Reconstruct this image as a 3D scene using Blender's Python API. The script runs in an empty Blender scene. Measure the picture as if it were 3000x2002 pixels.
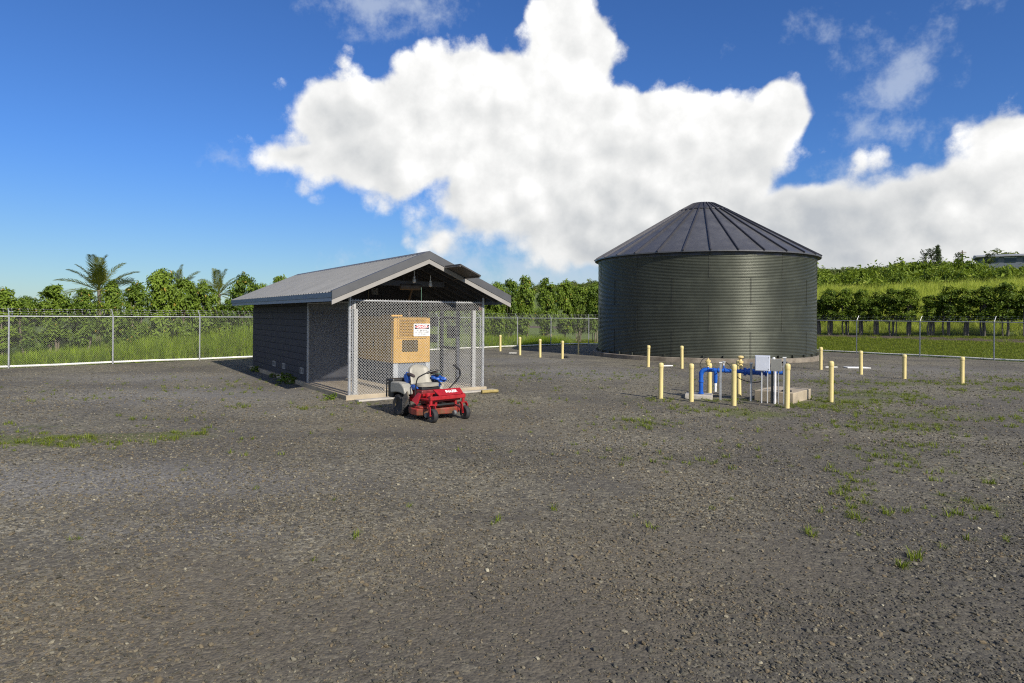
import bpy, bmesh, math, random
import numpy as np
from mathutils import Vector, Matrix, Euler
R = math.radians
PI = math.pi
random.seed(7)
rng = np.random.default_rng(11)
scene = bpy.context.scene
col = scene.collection

# ------------------------------------------------------------------ camera
cam_data = bpy.data.cameras.new('camera')
cam_data.sensor_width = 36.0
cam_data.lens = 22.55
cam_data.shift_y = -0.0251
cam_data.clip_end = 60000
cam = bpy.data.objects.new('camera', cam_data)
col.objects.link(cam)
cam.location = (0, 0, 2.1)
cam.rotation_euler = (Matrix.Rotation(R(90), 4, 'X') @ Matrix.Rotation(0.007, 4, 'Z')).to_euler()
scene.camera = cam
scene.render.resolution_x, scene.render.resolution_y = 1024, 683

# ------------------------------------------------------------------ sky, sun, exposure
SUN_EL = R(33)
SUN_H = Vector((0.575, -0.818)).normalized()      # horizontal direction towards the sun
sun_dir = Vector((SUN_H.x * math.cos(SUN_EL), SUN_H.y * math.cos(SUN_EL), math.sin(SUN_EL)))
sd = bpy.data.lights.new('sun', 'SUN')
sd.energy = 5.0
sd.angle = R(1.0)
sd.color = (1.0, 0.93, 0.82)
sun = bpy.data.objects.new('sun', sd)
col.objects.link(sun)
sun.rotation_euler = sun_dir.to_track_quat('Z', 'Y').to_euler()

vs = scene.view_settings
vs.view_transform = 'Standard'
vs.look = 'None'
vs.gamma = 1.0
vs.use_curve_mapping = False
vs.exposure = 0.30
scene.cycles.max_bounces = 5
scene.cycles.transparent_max_bounces = 8
scene.cycles.use_denoising = False
scene.cycles.pixel_filter_type = 'BLACKMAN_HARRIS'
scene.cycles.filter_width = 1.15
scene.cycles.sample_clamp_indirect = 4.0

world = bpy.data.worlds.new('World')
scene.world = world
world.use_nodes = True


class NT:
    """small helper round a node tree"""
    def __init__(s, nt):
        s.t = nt
        s.n = nt.nodes
        s.l = nt.links

    def new(s, kind, **kw):
        nd = s.n.new(kind)
        for k_, v_ in kw.items():
            setattr(nd, k_, v_)
        return nd

    def put(s, sock, val):
        if val is None:
            return
        if isinstance(val, bpy.types.NodeSocket):
            s.l.new(val, sock)
        else:
            if hasattr(sock, 'default_value'):
                dv = sock.default_value
                if hasattr(dv, '__len__') and not isinstance(val, str):
                    val = tuple(val)
                    if len(dv) == 4 and len(val) == 3:
                        val = val + (1.0,)
                sock.default_value = val

    def math(s, op, a, b=None, c=None, clamp=False):
        nd = s.new('ShaderNodeMath', operation=op, use_clamp=clamp)
        s.put(nd.inputs[0], a)
        s.put(nd.inputs[1], b)
        s.put(nd.inputs[2], c)
        return nd.outputs[0]

    def vmath(s, op, a, b=None, scale=None):
        nd = s.new('ShaderNodeVectorMath', operation=op)
        s.put(nd.inputs[0], a)
        s.put(nd.inputs[1], b)
        if scale is not None:
            s.put(nd.inputs['Scale'], scale)
        return nd.outputs['Value'] if op in ('LENGTH', 'DOT_PRODUCT', 'DISTANCE') else nd.outputs['Vector']

    def mapr(s, v, a, b, c=0.0, d=1.0, smooth=True):
        nd = s.new('ShaderNodeMapRange')
        nd.interpolation_type = 'SMOOTHSTEP' if smooth else 'LINEAR'
        nd.clamp = True
        for i_, x_ in enumerate((v, a, b, c, d)):
            s.put(nd.inputs[i_], x_)
        return nd.outputs[0]

    def noise(s, vec, scale, detail=4.0, rough=0.55, dist=0.0, out=0):
        nd = s.new('ShaderNodeTexNoise')
        s.put(nd.inputs['Vector'], vec)
        s.put(nd.inputs['Scale'], scale)
        s.put(nd.inputs['Detail'], detail)
        s.put(nd.inputs['Roughness'], rough)
        s.put(nd.inputs['Distortion'], dist)
        return nd.outputs[out]

    def voro(s, vec, scale, feature='F1', out='Distance', detail=0.0, rnd=1.0):
        nd = s.new('ShaderNodeTexVoronoi', feature=feature)
        s.put(nd.inputs['Vector'], vec)
        s.put(nd.inputs['Scale'], scale)
        if 'Detail' in nd.inputs:
            s.put(nd.inputs['Detail'], detail)
        s.put(nd.inputs['Randomness'], rnd)
        return nd.outputs[out]

    def mix(s, fac, a, b, blend='MIX'):
        nd = s.new('ShaderNodeMix', data_type='RGBA', blend_type=blend)
        s.put(nd.inputs[0], fac)
        s.put(nd.inputs[6], a)
        s.put(nd.inputs[7], b)
        return nd.outputs[2]

    def ramp(s, fac, stops):
        nd = s.new('ShaderNodeValToRGB')
        cr = nd.color_ramp
        while len(cr.elements) > 1:
            cr.elements.remove(cr.elements[-1])
        for i_, (p_, c_) in enumerate(stops):
            e = cr.elements[0] if i_ == 0 else cr.elements.new(p_)
            e.position = p_
            e.color = tuple(c_) + (1.0,) if len(c_) == 3 else c_
        s.put(nd.inputs[0], fac)
        return nd.outputs[0]


def build_world():
    w = NT(world.node_tree)
    w.n.clear()
    out = w.new('ShaderNodeOutputWorld')
    bg = w.new('ShaderNodeBackground')
    w.l.new(bg.outputs[0], out.inputs[0])
    sky = w.new('ShaderNodeTexSky', sky_type='NISHITA')
    sky.sun_disc = False
    sky.sun_elevation = SUN_EL
    sky.sun_rotation = math.atan2(SUN_H.x, SUN_H.y)
    sky.altitude = 100.0
    sky.air_density = 1.0
    sky.dust_density = 0.25
    sky.ozone_density = 2.0
    tc = w.new('ShaderNodeTexCoord')
    d = tc.outputs['Generated']
    sep = w.new('ShaderNodeSeparateXYZ')
    w.l.new(d, sep.inputs[0])
    az = w.math('MULTIPLY', w.math('ARCTAN2', sep.outputs[0], sep.outputs[1]), 57.2958)
    el = w.math('MULTIPLY', w.math('ARCSINE', sep.outputs[2]), 57.2958)
    filt = w.mix(w.mapr(el, 1.0, 14.0), (0.40, 0.53, 0.68), (0.32, 0.56, 0.95))     # deep tropical blue, paler low down
    skycol = w.mix(1.0, sky.outputs[0], filt, 'MULTIPLY')
    p0 = w.new('ShaderNodeCombineXYZ')
    w.l.new(az, p0.inputs[0])
    w.l.new(el, p0.inputs[1])
    # gentle domain warp so that no outline stays elliptical
    wn = w.noise(d, 5.0, 3.0, 0.5, out=1)
    warp = w.vmath('SCALE', w.vmath('SUBTRACT', wn, (0.5, 0.5, 0.5)), scale=7.0)
    p = w.vmath('ADD', p0.outputs[0], warp)

    def blobs(lst, smooth=1.2):
        acc = None
        for (a, e, ra, re) in lst:
            q = w.vmath('LENGTH', w.vmath('MULTIPLY', w.vmath('SUBTRACT', p, (a, e, 0)), (1 / ra, 1 / re, 0)))
            t = w.math('MULTIPLY', w.math('SUBTRACT', 1.0, q), min(ra, re))
            if acc is None:
                acc = t
            else:
                nd = w.new('ShaderNodeMath', operation='SMOOTH_MAX')
                w.put(nd.inputs[0], acc)
                w.put(nd.inputs[1], t)
                w.put(nd.inputs[2], smooth)
                acc = nd.outputs[0]
        return acc
    MAIN = [(-0.9, 17.2, 12.4, 5.4), (-14.1, 16.4, 6.8, 3.4), (6.0, 22.5, 4.4, 4.4), (10.5, 12.8, 13.6, 6.6),
            (22.3, 15.6, 3.4, 3.4), (17.2, 15.0, 5.0, 4.0), (-18.2, 13.6, 5.6, 1.8), (-13.2, 13.4, 5.4, 2.6), (-9.5, 12.4, 6.5, 3.0),
            (-2.2, 9.4, 5.6, 2.8), (10.5, 8.2, 13.5, 4.0), (24.0, 6.4, 11.5, 4.6), (34.6, 7.2, 8.0, 5.0), (38.5, 11.6, 4.0, 3.0),
            (-6.6, 6.4, 2.6, 1.6), (46.0, 9.0, 8.0, 5.0), (-2.5, 12.8, 5.0, 3.2), (29.0, 2.6, 17.0, 3.4), (12.0, 4.0, 6.0, 1.6)]

    def field(dv, pv):
        """cloud thickness in the direction dv"""
        acc = None
        for (a, e, ra, re) in MAIN:
            q = w.vmath('LENGTH', w.vmath('MULTIPLY', w.vmath('SUBTRACT', pv, (a, e, 0)), (1 / ra, 1 / re, 0)))
            t = w.math('MULTIPLY', w.math('SUBTRACT', 1.0, q), min(ra, re))
            acc = t if acc is None else w.math('SMOOTH_MAX', acc, t, 1.2)
        far = w.mapr(w.math('ABSOLUTE', az), 46.0, 60.0)           # the same kind of sky goes on outside the frame
        farn = w.math('MULTIPLY', w.math('SUBTRACT', w.noise(dv, 2.6, 2.0, 0.5), 0.56), 42.0)
        farn = w.math('SUBTRACT', farn, w.math('MULTIPLY', w.math('SUBTRACT', 1.0, far), 40.0))
        m_ = w.math('MAXIMUM', w.math('MAXIMUM', acc, farn), -4.0)
        n1 = w.noise(dv, 8.5, 7.0, 0.64)
        bil = w.voro(dv, 17.0, 'F1', detail=1.0)
        fl = w.math('ADD', w.math('MULTIPLY', w.math('SUBTRACT', n1, 0.5), 8.5), w.math('MULTIPLY', w.math('SUBTRACT', 0.36, bil), 3.6))
        return m_, fl
    M, fl = field(d, p)
    _, fl2 = field(w.vmath('ADD', d, (0.016, 0.0, 0.024)), w.vmath('ADD', p, (0.9, 1.35, 0.0)))
    calm = w.mapr(M, 0.0, 2.2, 1.0, 0.22)                      # torn at the rim, closed inside
    dens = w.math('ADD', w.math('MULTIPLY_ADD', M, 1.35, w.math('MULTIPLY', fl, calm)), 1.0)
    alpha = w.mapr(dens, -0.7, w.mapr(el, 6.0, 16.0, 2.2, 1.15))
    # thin torn clouds
    W2 = blobs([(-12.5, 25.0, 5.0, 2.0), (28.3, 19.6, 1.5, 1.1), (31.5, 17.0, 3.6, 3.0), (30.5, 13.0, 4.2, 1.8),
                (34.0, 20.8, 2.2, 1.0), (35.6, 22.0, 1.4, 0.6), (24.6, 21.8, 1.6, 0.5), (-25.6, 12.8, 1.1, 0.4),
                (-17.5, 11.0, 1.0, 0.4), (-13.9, 6.0, 1.2, 0.7), (27.5, 11.0, 2.0, 1.4), (3.0, 3.6, 11.0, 3.0), (-6.0, 5.0, 3.0, 1.2)], 0.4)
    n4 = w.noise(d, 16.0, 5.0, 0.65)
    wa = w.mapr(w.math('ADD', W2, w.math('MULTIPLY', w.math('SUBTRACT', n4, 0.50), 9.0)), -0.6, 2.6, 0.0, 0.55)
    # billows lit from the upper right, greyer deep inside and low down
    rel = w.math('MULTIPLY', w.math('SUBTRACT', fl, fl2), 0.095)
    low = w.mapr(el, 3.0, 20.0, 0.50, 0.26)
    soft = w.noise(d, 2.8, 3.0, 0.5)
    inner = w.math('MULTIPLY', w.mapr(dens, 0.6, 4.0, 0.0, 0.42), w.mapr(soft, 0.42, 0.66))
    inner = w.math('MULTIPLY', inner, w.mapr(el, 12.0, 22.0, 1.0, 0.15))
    grey = w.math('SUBTRACT', w.math('ADD', low, inner), rel, clamp=True)
    cc = w.ramp(grey, [(0.0, (0.98, 0.98, 0.965)), (0.24, (0.80, 0.80, 0.79)), (0.45, (0.68, 0.685, 0.68)), (0.75, (0.53, 0.545, 0.555)), (1.0, (0.42, 0.445, 0.475))])
    sk = w.vmath('SCALE', skycol, scale=0.105)
    hazec = sk
    c1 = w.mix(wa, hazec, (0.52, 0.58, 0.67))
    c2 = w.mix(alpha, c1, cc)
    w.l.new(c2, bg.inputs[0])
    bg.inputs[1].default_value = 1.0
    world.cycles.sampling_method = 'MANUAL'
    world.cycles.sample_map_resolution = 256


build_world()

# ------------------------------------------------------------------ materials
MATS = {}


def mat(name, c, rough=0.6, metal=0.0, var=0.12, scale=6.0, bump=0.0, bscale=40.0, c2=None, fac2=0.5, spec=0.5, coat=0.0,
        streak=False, grain=None):
    """plain procedural material: base colour with noise wear and optional second colour in patches"""
    if name in MATS:
        return MATS[name]
    m = bpy.data.materials.new(name)
    m.use_nodes = True
    w = NT(m.node_tree)
    b = m.node_tree.nodes['Principled BSDF']
    tc = w.new('ShaderNodeTexCoord')
    v = tc.outputs['Object']
    if streak:
        v = w.vmath('MULTIPLY', v, (3.0, 3.0, 0.35))
    n = w.noise(v, scale, 6.0, 0.6)
    dark = tuple(x * (1 - var) for x in c)
    lite = tuple(min(1, x * (1 + var)) for x in c)
    base = w.mix(w.mapr(n, 0.3, 0.7), dark, lite)
    if c2 is not None:
        n2 = w.noise(v, scale * 0.45, 7.0, 0.65)
        base = w.mix(w.mapr(n2, 1.0 - fac2 - 0.12, 1.0 - fac2 + 0.12), base, c2)
    w.put(b.inputs['Base Color'], base)
    w.put(b.inputs['Roughness'], w.mapr(n, 0.2, 0.8, rough * 0.85, min(1, rough * 1.15)))
    b.inputs['Metallic'].default_value = metal
    b.inputs['Specular IOR Level'].default_value = spec
    b.inputs['Coat Weight'].default_value = coat
    if bump > 0:
        bn = w.new('ShaderNodeBump')
        w.put(bn.inputs['Strength'], 1.0)
        w.put(bn.inputs['Distance'], bump)
        w.put(bn.inputs['Height'], w.noise(tc.outputs['Object'], bscale, 5.0, 0.6))
        w.l.new(bn.outputs[0], b.inputs['Normal'])
    MATS[name] = m
    return m


def leaf_mat(name, c_dark, c_lite, c_old=None, rough=0.42, trans=0.35, attr='rnd'):
    m = bpy.data.materials.new(name)
    m.use_nodes = True
    w = NT(m.node_tree)
    b = m.node_tree.nodes['Principled BSDF']
    o = m.node_tree.nodes['Material Output']
    at = w.new('ShaderNodeAttribute', attribute_name=attr)
    oi = w.new('ShaderNodeObjectInfo')
    f = w.math('ADD', at.outputs['Fac'], w.math('MULTIPLY', w.math('SUBTRACT', oi.outputs['Random'], 0.5), 0.45), clamp=True)
    cc = w.ramp(f, [(0.0, c_dark), (0.8, c_lite)])
    if c_old:
        cc = w.mix(w.math('GREATER_THAN', at.outputs['Fac'], 0.985), cc, c_old)
    w.put(b.inputs['Base Color'], cc)
    b.inputs['Roughness'].default_value = rough
    b.inputs['Specular IOR Level'].default_value = 0.22
    tr = w.new('ShaderNodeBsdfTranslucent')
    w.put(tr.inputs[0], w.mix(0.5, cc, (0.26, 0.34, 0.02)))
    mx = w.new('ShaderNodeMixShader')
    mx.inputs[0].default_value = trans
    w.l.new(b.outputs[0], mx.inputs[1])
    w.l.new(tr.outputs[0], mx.inputs[2])
    w.l.new(mx.outputs[0], o.inputs[0])
    MATS[name] = m
    return m


# ------------------------------------------------------------------ mesh helpers
class MB:
    def __init__(s):
        s.v, s.f, s.mi = [], [], []

    def add(s, vs_, fs_, M=None, mi=0):
        o = len(s.v)
        for q in vs_:
            q = Vector(q)
            s.v.append(tuple(M @ q) if M is not None else tuple(q))
        for f_ in fs_:
            s.f.append(tuple(i_ + o for i_ in f_))
            s.mi.append(mi)
        return s

    def box(s, lo, hi, M=None, mi=0):
        x0, y0, z0 = lo
        x1, y1, z1 = hi
        vs_ = [(x0, y0, z0), (x1, y0, z0), (x1, y1, z0), (x0, y1, z0), (x0, y0, z1), (x1, y0, z1), (x1, y1, z1), (x0, y1, z1)]
        fs_ = [(0, 3, 2, 1), (4, 5, 6, 7), (0, 1, 5, 4), (1, 2, 6, 5), (2, 3, 7, 6), (3, 0, 4, 7)]
        return s.add(vs_, fs_, M, mi)

    def prism(s, poly, a, b, axis='y', M=None, mi=0):
        """extrude a 2D outline; axis is the extrusion axis"""
        n = len(poly)

        def P(q, t):
            if axis == 'y':
                return (q[0], t, q[1])
            if axis == 'x':
                return (t, q[0], q[1])
            return (q[0], q[1], t)
        vs_ = [P(q, a) for q in poly] + [P(q, b) for q in poly]
        fs_ = [tuple(range(n))[::-1], tuple(range(n, 2 * n))] + [(i_, (i_ + 1) % n, n + (i_ + 1) % n, n + i_) for i_ in range(n)]
        return s.add(vs_, fs_, M, mi)

    def tube(s, pts, r, n=8, cap=True, M=None, mi=0):
        pts = [Vector(q) for q in pts]
        k = len(pts)
        rs = r if hasattr(r, '__len__') else [r] * k
        vs_ = []
        up = None
        for i_, q in enumerate(pts):
            if i_ == 0:
                t = pts[1] - q
            elif i_ == k - 1:
                t = q - pts[i_ - 1]
            else:
                t = (pts[i_ + 1] - q).normalized() + (q - pts[i_ - 1]).normalized()
            t.normalize()
            if up is None:
                up = t.orthogonal().normalized()
            else:
                up = (up - t * up.dot(t))
                up = up.normalized() if up.length > 1e-5 else t.orthogonal().normalized()
            sd_ = t.cross(up)
            for j in range(n):
                a = 2 * PI * j / n
                vs_.append(q + (up * math.cos(a) + sd_ * math.sin(a)) * rs[i_])
        fs_ = []
        for i_ in range(k - 1):
            for j in range(n):
                j2 = (j + 1) % n
                fs_.append((i_ * n + j, i_ * n + j2, (i_ + 1) * n + j2, (i_ + 1) * n + j))
        if cap:
            fs_.append(tuple(range(n))[::-1])
            fs_.append(tuple((k - 1) * n + j for j in range(n)))
        return s.add(vs_, fs_, M, mi)

    def lathe(s, prof, n=20, M=None, mi=0, a0=0.0, a1=2 * PI):
        """profile (r, z) turned round z"""
        full = abs(a1 - a0 - 2 * PI) < 1e-6
        m_ = n if full else n + 1
        vs_ = []
        for (r_, z_) in prof:
            for j in range(m_):
                a = a0 + (a1 - a0) * j / n
                vs_.append((r_ * math.cos(a), r_ * math.sin(a), z_))
        fs_ = []
        for i_ in range(len(prof) - 1):
            for j in range(n):
                j2 = (j + 1) % m_
                fs_.append((i_ * m_ + j, i_ * m_ + j2, (i_ + 1) * m_ + j2, (i_ + 1) * m_ + j))
        if full:
            if prof[0][0] > 1e-6:
                fs_.append(tuple(range(m_))[::-1])
            if prof[-1][0] > 1e-6:
                fs_.append(tuple((len(prof) - 1) * m_ + j for j in range(m_)))
        return s.add(vs_, fs_, M, mi)

    def mesh(s, name, mats_, smooth=None):
        me = bpy.data.meshes.new(name)
        me.from_pydata(s.v, [], s.f)
        if not isinstance(mats_, (list, tuple)):
            mats_ = [mats_]
        for m_ in mats_:
            me.materials.append(m_)
        if len(mats_) > 1:
            me.polygons.foreach_set('material_index', s.mi)
        if smooth is not None:
            me.shade_smooth()
            me.set_sharp_from_angle(angle=R(smooth))
        me.update()
        return me

    def build(s, name, mats_, parent=None, smooth=None, bevel=0.0, loc=None, rz=0.0):
        o = bpy.data.objects.new(name, s.mesh(name, mats_, smooth))
        col.objects.link(o)
        if parent is not None:
            o.parent = parent
        if loc is not None:
            o.location = loc
            o.rotation_euler = (0, 0, rz)
        if bevel > 0:
            b = o.modifiers.new('bevel', 'BEVEL')
            b.width = bevel
            b.segments = 2
            b.limit_method = 'ANGLE'
        return o


def T(x=0, y=0, z=0):
    return Matrix.Translation((x, y, z))


def RX(a):
    return Matrix.Rotation(a, 4, 'X')


def RY(a):
    return Matrix.Rotation(a, 4, 'Y')


def RZ(a):
    return Matrix.Rotation(a, 4, 'Z')


def tag(o, label=None, cat=None, group=None, kind=None):
    if label:
        o['label'] = label
    if cat:
        o['category'] = cat
    if group:
        o['group'] = group
    if kind:
        o['kind'] = kind
    return o


def thing(name, label, cat, loc=(0, 0, 0), rz=0.0, group=None):
    o = bpy.data.objects.new(name, None)
    o.empty_display_size = 0.2
    col.objects.link(o)
    o.location = loc
    o.rotation_euler = (0, 0, rz)
    return tag(o, label, cat, group)


def link_mesh(name, me, parent=None, loc=(0, 0, 0), rot=(0, 0, 0), scale=(1, 1, 1)):
    o = bpy.data.objects.new(name, me)
    col.objects.link(o)
    o.parent = parent
    o.location = loc
    o.rotation_euler = rot
    o.scale = scale
    return o


def text(body, size, m, parent, M, name='lettering', extrude=0.001, offset=0.0, sx=1.0, shear=0.0, align='CENTER'):
    cu = bpy.data.curves.new(name, 'FONT')
    cu.body = body
    cu.size = size
    cu.extrude = extrude
    cu.offset = offset
    cu.shear = shear
    cu.align_x = align
    cu.align_y = 'CENTER'
    cu.materials.append(m)
    tmp = bpy.data.objects.new(name, cu)
    col.objects.link(tmp)
    dg = bpy.context.evaluated_depsgraph_get()
    me = bpy.data.meshes.new_from_object(tmp.evaluated_get(dg))
    bpy.data.objects.remove(tmp)
    o = bpy.data.objects.new(name, me)
    col.objects.link(o)
    o.parent = parent
    o.matrix_local = M @ Matrix.Diagonal((sx, 1, 1, 1))
    return o


# value noise in numpy, for placing things
_perm = rng.random((256, 256))


def vnoise(x, y):
    x = np.asarray(x, float)
    y = np.asarray(y, float)
    xi = np.floor(x).astype(int)
    yi = np.floor(y).astype(int)
    fx = x - xi
    fy = y - yi
    fx = fx * fx * (3 - 2 * fx)
    fy = fy * fy * (3 - 2 * fy)
    g_ = lambda a, b: _perm[a % 256, b % 256]
    return (g_(xi, yi) * (1 - fx) + g_(xi + 1, yi) * fx) * (1 - fy) + (g_(xi, yi + 1) * (1 - fx) + g_(xi + 1, yi + 1) * fx) * fy


def fbm(x, y, sc, oct_=4):
    t = 0
    a = 0.5
    for i_ in range(oct_):
        t = t + a * vnoise(np.asarray(x) * sc + 17 * i_, np.asarray(y) * sc + 5 * i_)
        sc *= 2.03
        a *= 0.5
    return t / (1 - 0.5 ** oct_)


def smooth01(t):
    t = np.clip(t, 0, 1)
    return t * t * (3 - 2 * t)


def scatter(name, protos, pos, rot, scale, idx, tint=None, label=None, cat=None, parent=None):
    """one 'stuff' object: small real meshes set on points by geometry nodes"""
    n = len(pos)
    me = bpy.data.meshes.new(name)
    me.vertices.add(n)
    me.vertices.foreach_set('co', np.asarray(pos, 'f').ravel())
    for nm, ty, arr in (('irot', 'FLOAT_VECTOR', rot), ('iscl', 'FLOAT_VECTOR', scale), ('iidx', 'INT', idx), ('tint', 'FLOAT', tint)):
        if arr is None:
            continue
        a = me.attributes.new(nm, ty, 'POINT')
        if ty == 'FLOAT_VECTOR':
            a.data.foreach_set('vector', np.asarray(arr, 'f').ravel())
        else:
            a.data.foreach_set('value', np.asarray(arr, 'i' if ty == 'INT' else 'f').ravel())
    me.update()
    o = bpy.data.objects.new(name, me)
    col.objects.link(o)
    ng = bpy.data.node_groups.new(name, 'GeometryNodeTree')
    ng.interface.new_socket('Geometry', in_out='INPUT', socket_type='NodeSocketGeometry')
    ng.interface.new_socket('Geometry', in_out='OUTPUT', socket_type='NodeSocketGeometry')
    nd = ng.nodes
    gi = nd.new('NodeGroupInput')
    go = nd.new('NodeGroupOutput')
    jn = nd.new('GeometryNodeJoinGeometry')

    def named(nm, ty):
        q = nd.new('GeometryNodeInputNamedAttribute')
        q.data_type = ty
        q.inputs['Name'].default_value = nm
        return next(s_ for s_ in q.outputs if s_.enabled and s_.name == 'Attribute')
    ar, as_, ai = named('irot', 'FLOAT_VECTOR'), named('iscl', 'FLOAT_VECTOR'), named('iidx', 'INT')
    for k, pm in enumerate(protos):
        po = bpy.data.objects.new(name + '_piece', pm)      # only a source for the instances, not in the scene
        oi = nd.new('GeometryNodeObjectInfo')
        oi.inputs['Object'].default_value = po
        cp = nd.new('FunctionNodeCompare')
        cp.data_type = 'INT'
        cp.operation = 'EQUAL'
        ins = [s_ for s_ in cp.inputs if s_.enabled]
        ng.links.new(ai, ins[0])
        ins[1].default_value = k
        ip = nd.new('GeometryNodeInstanceOnPoints')
        ng.links.new(gi.outputs[0], ip.inputs['Points'])
        ng.links.new(cp.outputs[0], ip.inputs['Selection'])
        ng.links.new(oi.outputs['Geometry'], ip.inputs['Instance'])
        ng.links.new(ar, ip.inputs['Rotation'])
        ng.links.new(as_, ip.inputs['Scale'])
        ng.links.new(ip.outputs[0], jn.inputs[0])
    ng.links.new(jn.outputs[0], go.inputs[0])
    md = o.modifiers.new('scatter', 'NODES')
    md.node_group = ng
    if parent is not None:
        o.parent = parent
        o['kind'] = 'stuff'
    else:
        tag(o, label, cat, kind='stuff')
    return o


# ------------------------------------------------------------------ the lie of the land
FD = Vector((0.706, 0.708))                     # run of the left fence
FN = Vector((-0.708, 0.706))                    # outward
F0 = Vector((-18.83, 24.01))
K1 = Vector((4.3, 47.2))
K2 = Vector((14.4, 47.1))
RD = Vector((0.574, -0.819))                    # run of the right fence
RN = Vector((0.819, 0.574))                     # outward
FL = F0 - FD * 9.0
FR = K2 + RD * 30.0


def hill_s(x, y):
    return (x - K2.x) * RN.x + (y - K2.y) * RN.y


def ground_z(x, y):
    s = hill_s(np.asarray(x, float), np.asarray(y, float))
    z = np.interp(s, [-5, 0, 1, 12, 14.5, 34, 60, 120, 260, 900, 4000], [-0.02, -0.02, 0.03, 0.72, 0.80, 4.2, 7.0, 12.0, 19.0, 30.0, 30.0])
    # the land falls away to the sea on the left
    q = (np.asarray(x) - F0.x) * FN.x + (np.asarray(y) - F0.y) * FN.y
    q = np.maximum(q - 12, 0)
    fall = -np.minimum(q * 0.05, 60.0) * smooth01((-s - 2) / 40.0)
    return z + fall + np.where(s > 16, 0.5 * (fbm(x, y, 0.12) - 0.5) * np.clip((s - 16) / 10, 0, 1), 0)


YARD = [FL, K1, K2, FR, Vector((60, -20)), Vector((-60, -20)), Vector((-60, FL.y - 20))]


def in_poly(x, y, poly):
    x = np.asarray(x)
    y = np.asarray(y)
    ins = np.zeros(x.shape, bool)
    j = len(poly) - 1
    for i_ in range(len(poly)):
        xi, yi, xj, yj = poly[i_].x, poly[i_].y, poly[j].x, poly[j].y
        c = ((yi > y) != (yj > y)) & (x < (xj - xi) * (y - yi) / (yj - yi + 1e-12) + xi)
        ins ^= c
        j = i_
    return ins


# patches of weed in the gravel: x, y, radius along x, radius along y, strength
WEEDS = [(-8.0, 10.6, 1.6, 0.5, 0.9), (-6.6, 10.9, 1.6, 0.35, 0.9), (-5.9, 11.2, 0.7, 0.25, 1.0), (-7.2, 10.2, 0.5, 0.25, 1.0),
         (-8.6, 11.8, 1.4, 0.4, 0.5), (-7.0, 13.0, 1.6, 0.4, 0.35), (-9.9, 15.6, 1.2, 0.4, 0.3), (2.6, 12.6, 1.0, 0.6, 0.55),
         (5.3, 14.0, 0.8, 0.6, 1.0), (4.9, 14.6, 1.4, 0.5, 0.6), (5.2, 16.2, 1.3, 0.7, 0.6), (7.5, 15.4, 0.9, 0.5, 1.0), (7.4, 15.95, 0.5, 0.25, 1.0),
         (8.6, 16.3, 1.2, 0.8, 0.75), (10.0, 17.6, 2.0, 1.2, 0.65), (12.5, 20.6, 3.0, 0.8, 0.6), (9.2, 14.2, 2.4, 1.4, 0.5),
         (7.6, 12.4, 2.2, 0.8, 0.55), (5.6, 10.0, 1.8, 1.4, 0.35), (4.4, 8.6, 1.4, 1.0, 0.3), (6.6, 8.8, 1.3, 1.2, 0.4),
         (5.3, 7.3, 0.7, 0.6, 0.5), (3.9, 7.0, 0.6, 0.35, 0.35), (3.5, 5.7, 0.5, 0.3, 0.3), (14.5, 19.0, 3.0, 1.6, 0.4),
         (3.2, 16.2, 1.2, 0.6, 0.45), (2.2, 22.5, 3.0, 1.2, 0.3), (-0.2, 15.2, 1.2, 0.5, 0.2), (3.0, 9.5, 1.5, 1.5, 0.15),
         (17.5, 21.5, 3.0, 1.8, 0.3), (0.8, 18.5, 1.0, 0.8, 0.2), (-5.3, 14.4, 1.6, 0.9, 0.25), (-8.5, 18.5, 3.0, 1.2, 0.15)]


# darker gravel bands, plus vignette darkening painted into the near ground: x, y, radii, strength
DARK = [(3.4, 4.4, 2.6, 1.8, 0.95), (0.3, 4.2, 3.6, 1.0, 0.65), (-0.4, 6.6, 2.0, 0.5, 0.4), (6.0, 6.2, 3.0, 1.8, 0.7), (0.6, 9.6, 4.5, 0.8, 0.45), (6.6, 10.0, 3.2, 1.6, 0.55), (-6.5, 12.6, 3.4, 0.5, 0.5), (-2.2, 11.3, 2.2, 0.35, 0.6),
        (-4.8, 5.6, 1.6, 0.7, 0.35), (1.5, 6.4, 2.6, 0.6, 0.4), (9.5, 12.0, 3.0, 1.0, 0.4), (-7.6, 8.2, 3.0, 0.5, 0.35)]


# dry pale gravel raked over the worn ground
PALE = [(-5.4, 8.0, 3.6, 1.3, 0.8), (-3.2, 6.2, 2.2, 0.6, 0.5), (-8.0, 16.5, 5.0, 2.6, 0.75), (-11.0, 21.0, 5.0, 2.5, 0.7), (-5.0, 13.8, 2.0, 0.9, 0.5), (2.5, 24.0, 5.0, 3.5, 0.7),
        (10.0, 24.0, 6.0, 3.0, 0.6), (17.0, 26.0, 5.0, 4.0, 0.6), (1.6, 10.6, 2.4, 0.7, 0.45), (0.6, 30.0, 4.0, 3.0, 0.6)]


def pale_d(x, y):
    t = np.zeros(np.shape(x))
    for (a_, b_, ra_, rb_, s_) in PALE:
        t = np.maximum(t, s_ * np.exp(-0.9 * (((x - a_) / ra_) ** 2 + ((y - b_) / rb_) ** 2)))
    return t


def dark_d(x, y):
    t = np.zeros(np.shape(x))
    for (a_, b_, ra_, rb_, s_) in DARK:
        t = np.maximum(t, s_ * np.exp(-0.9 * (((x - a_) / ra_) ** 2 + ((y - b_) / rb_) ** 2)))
    return t


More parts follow.
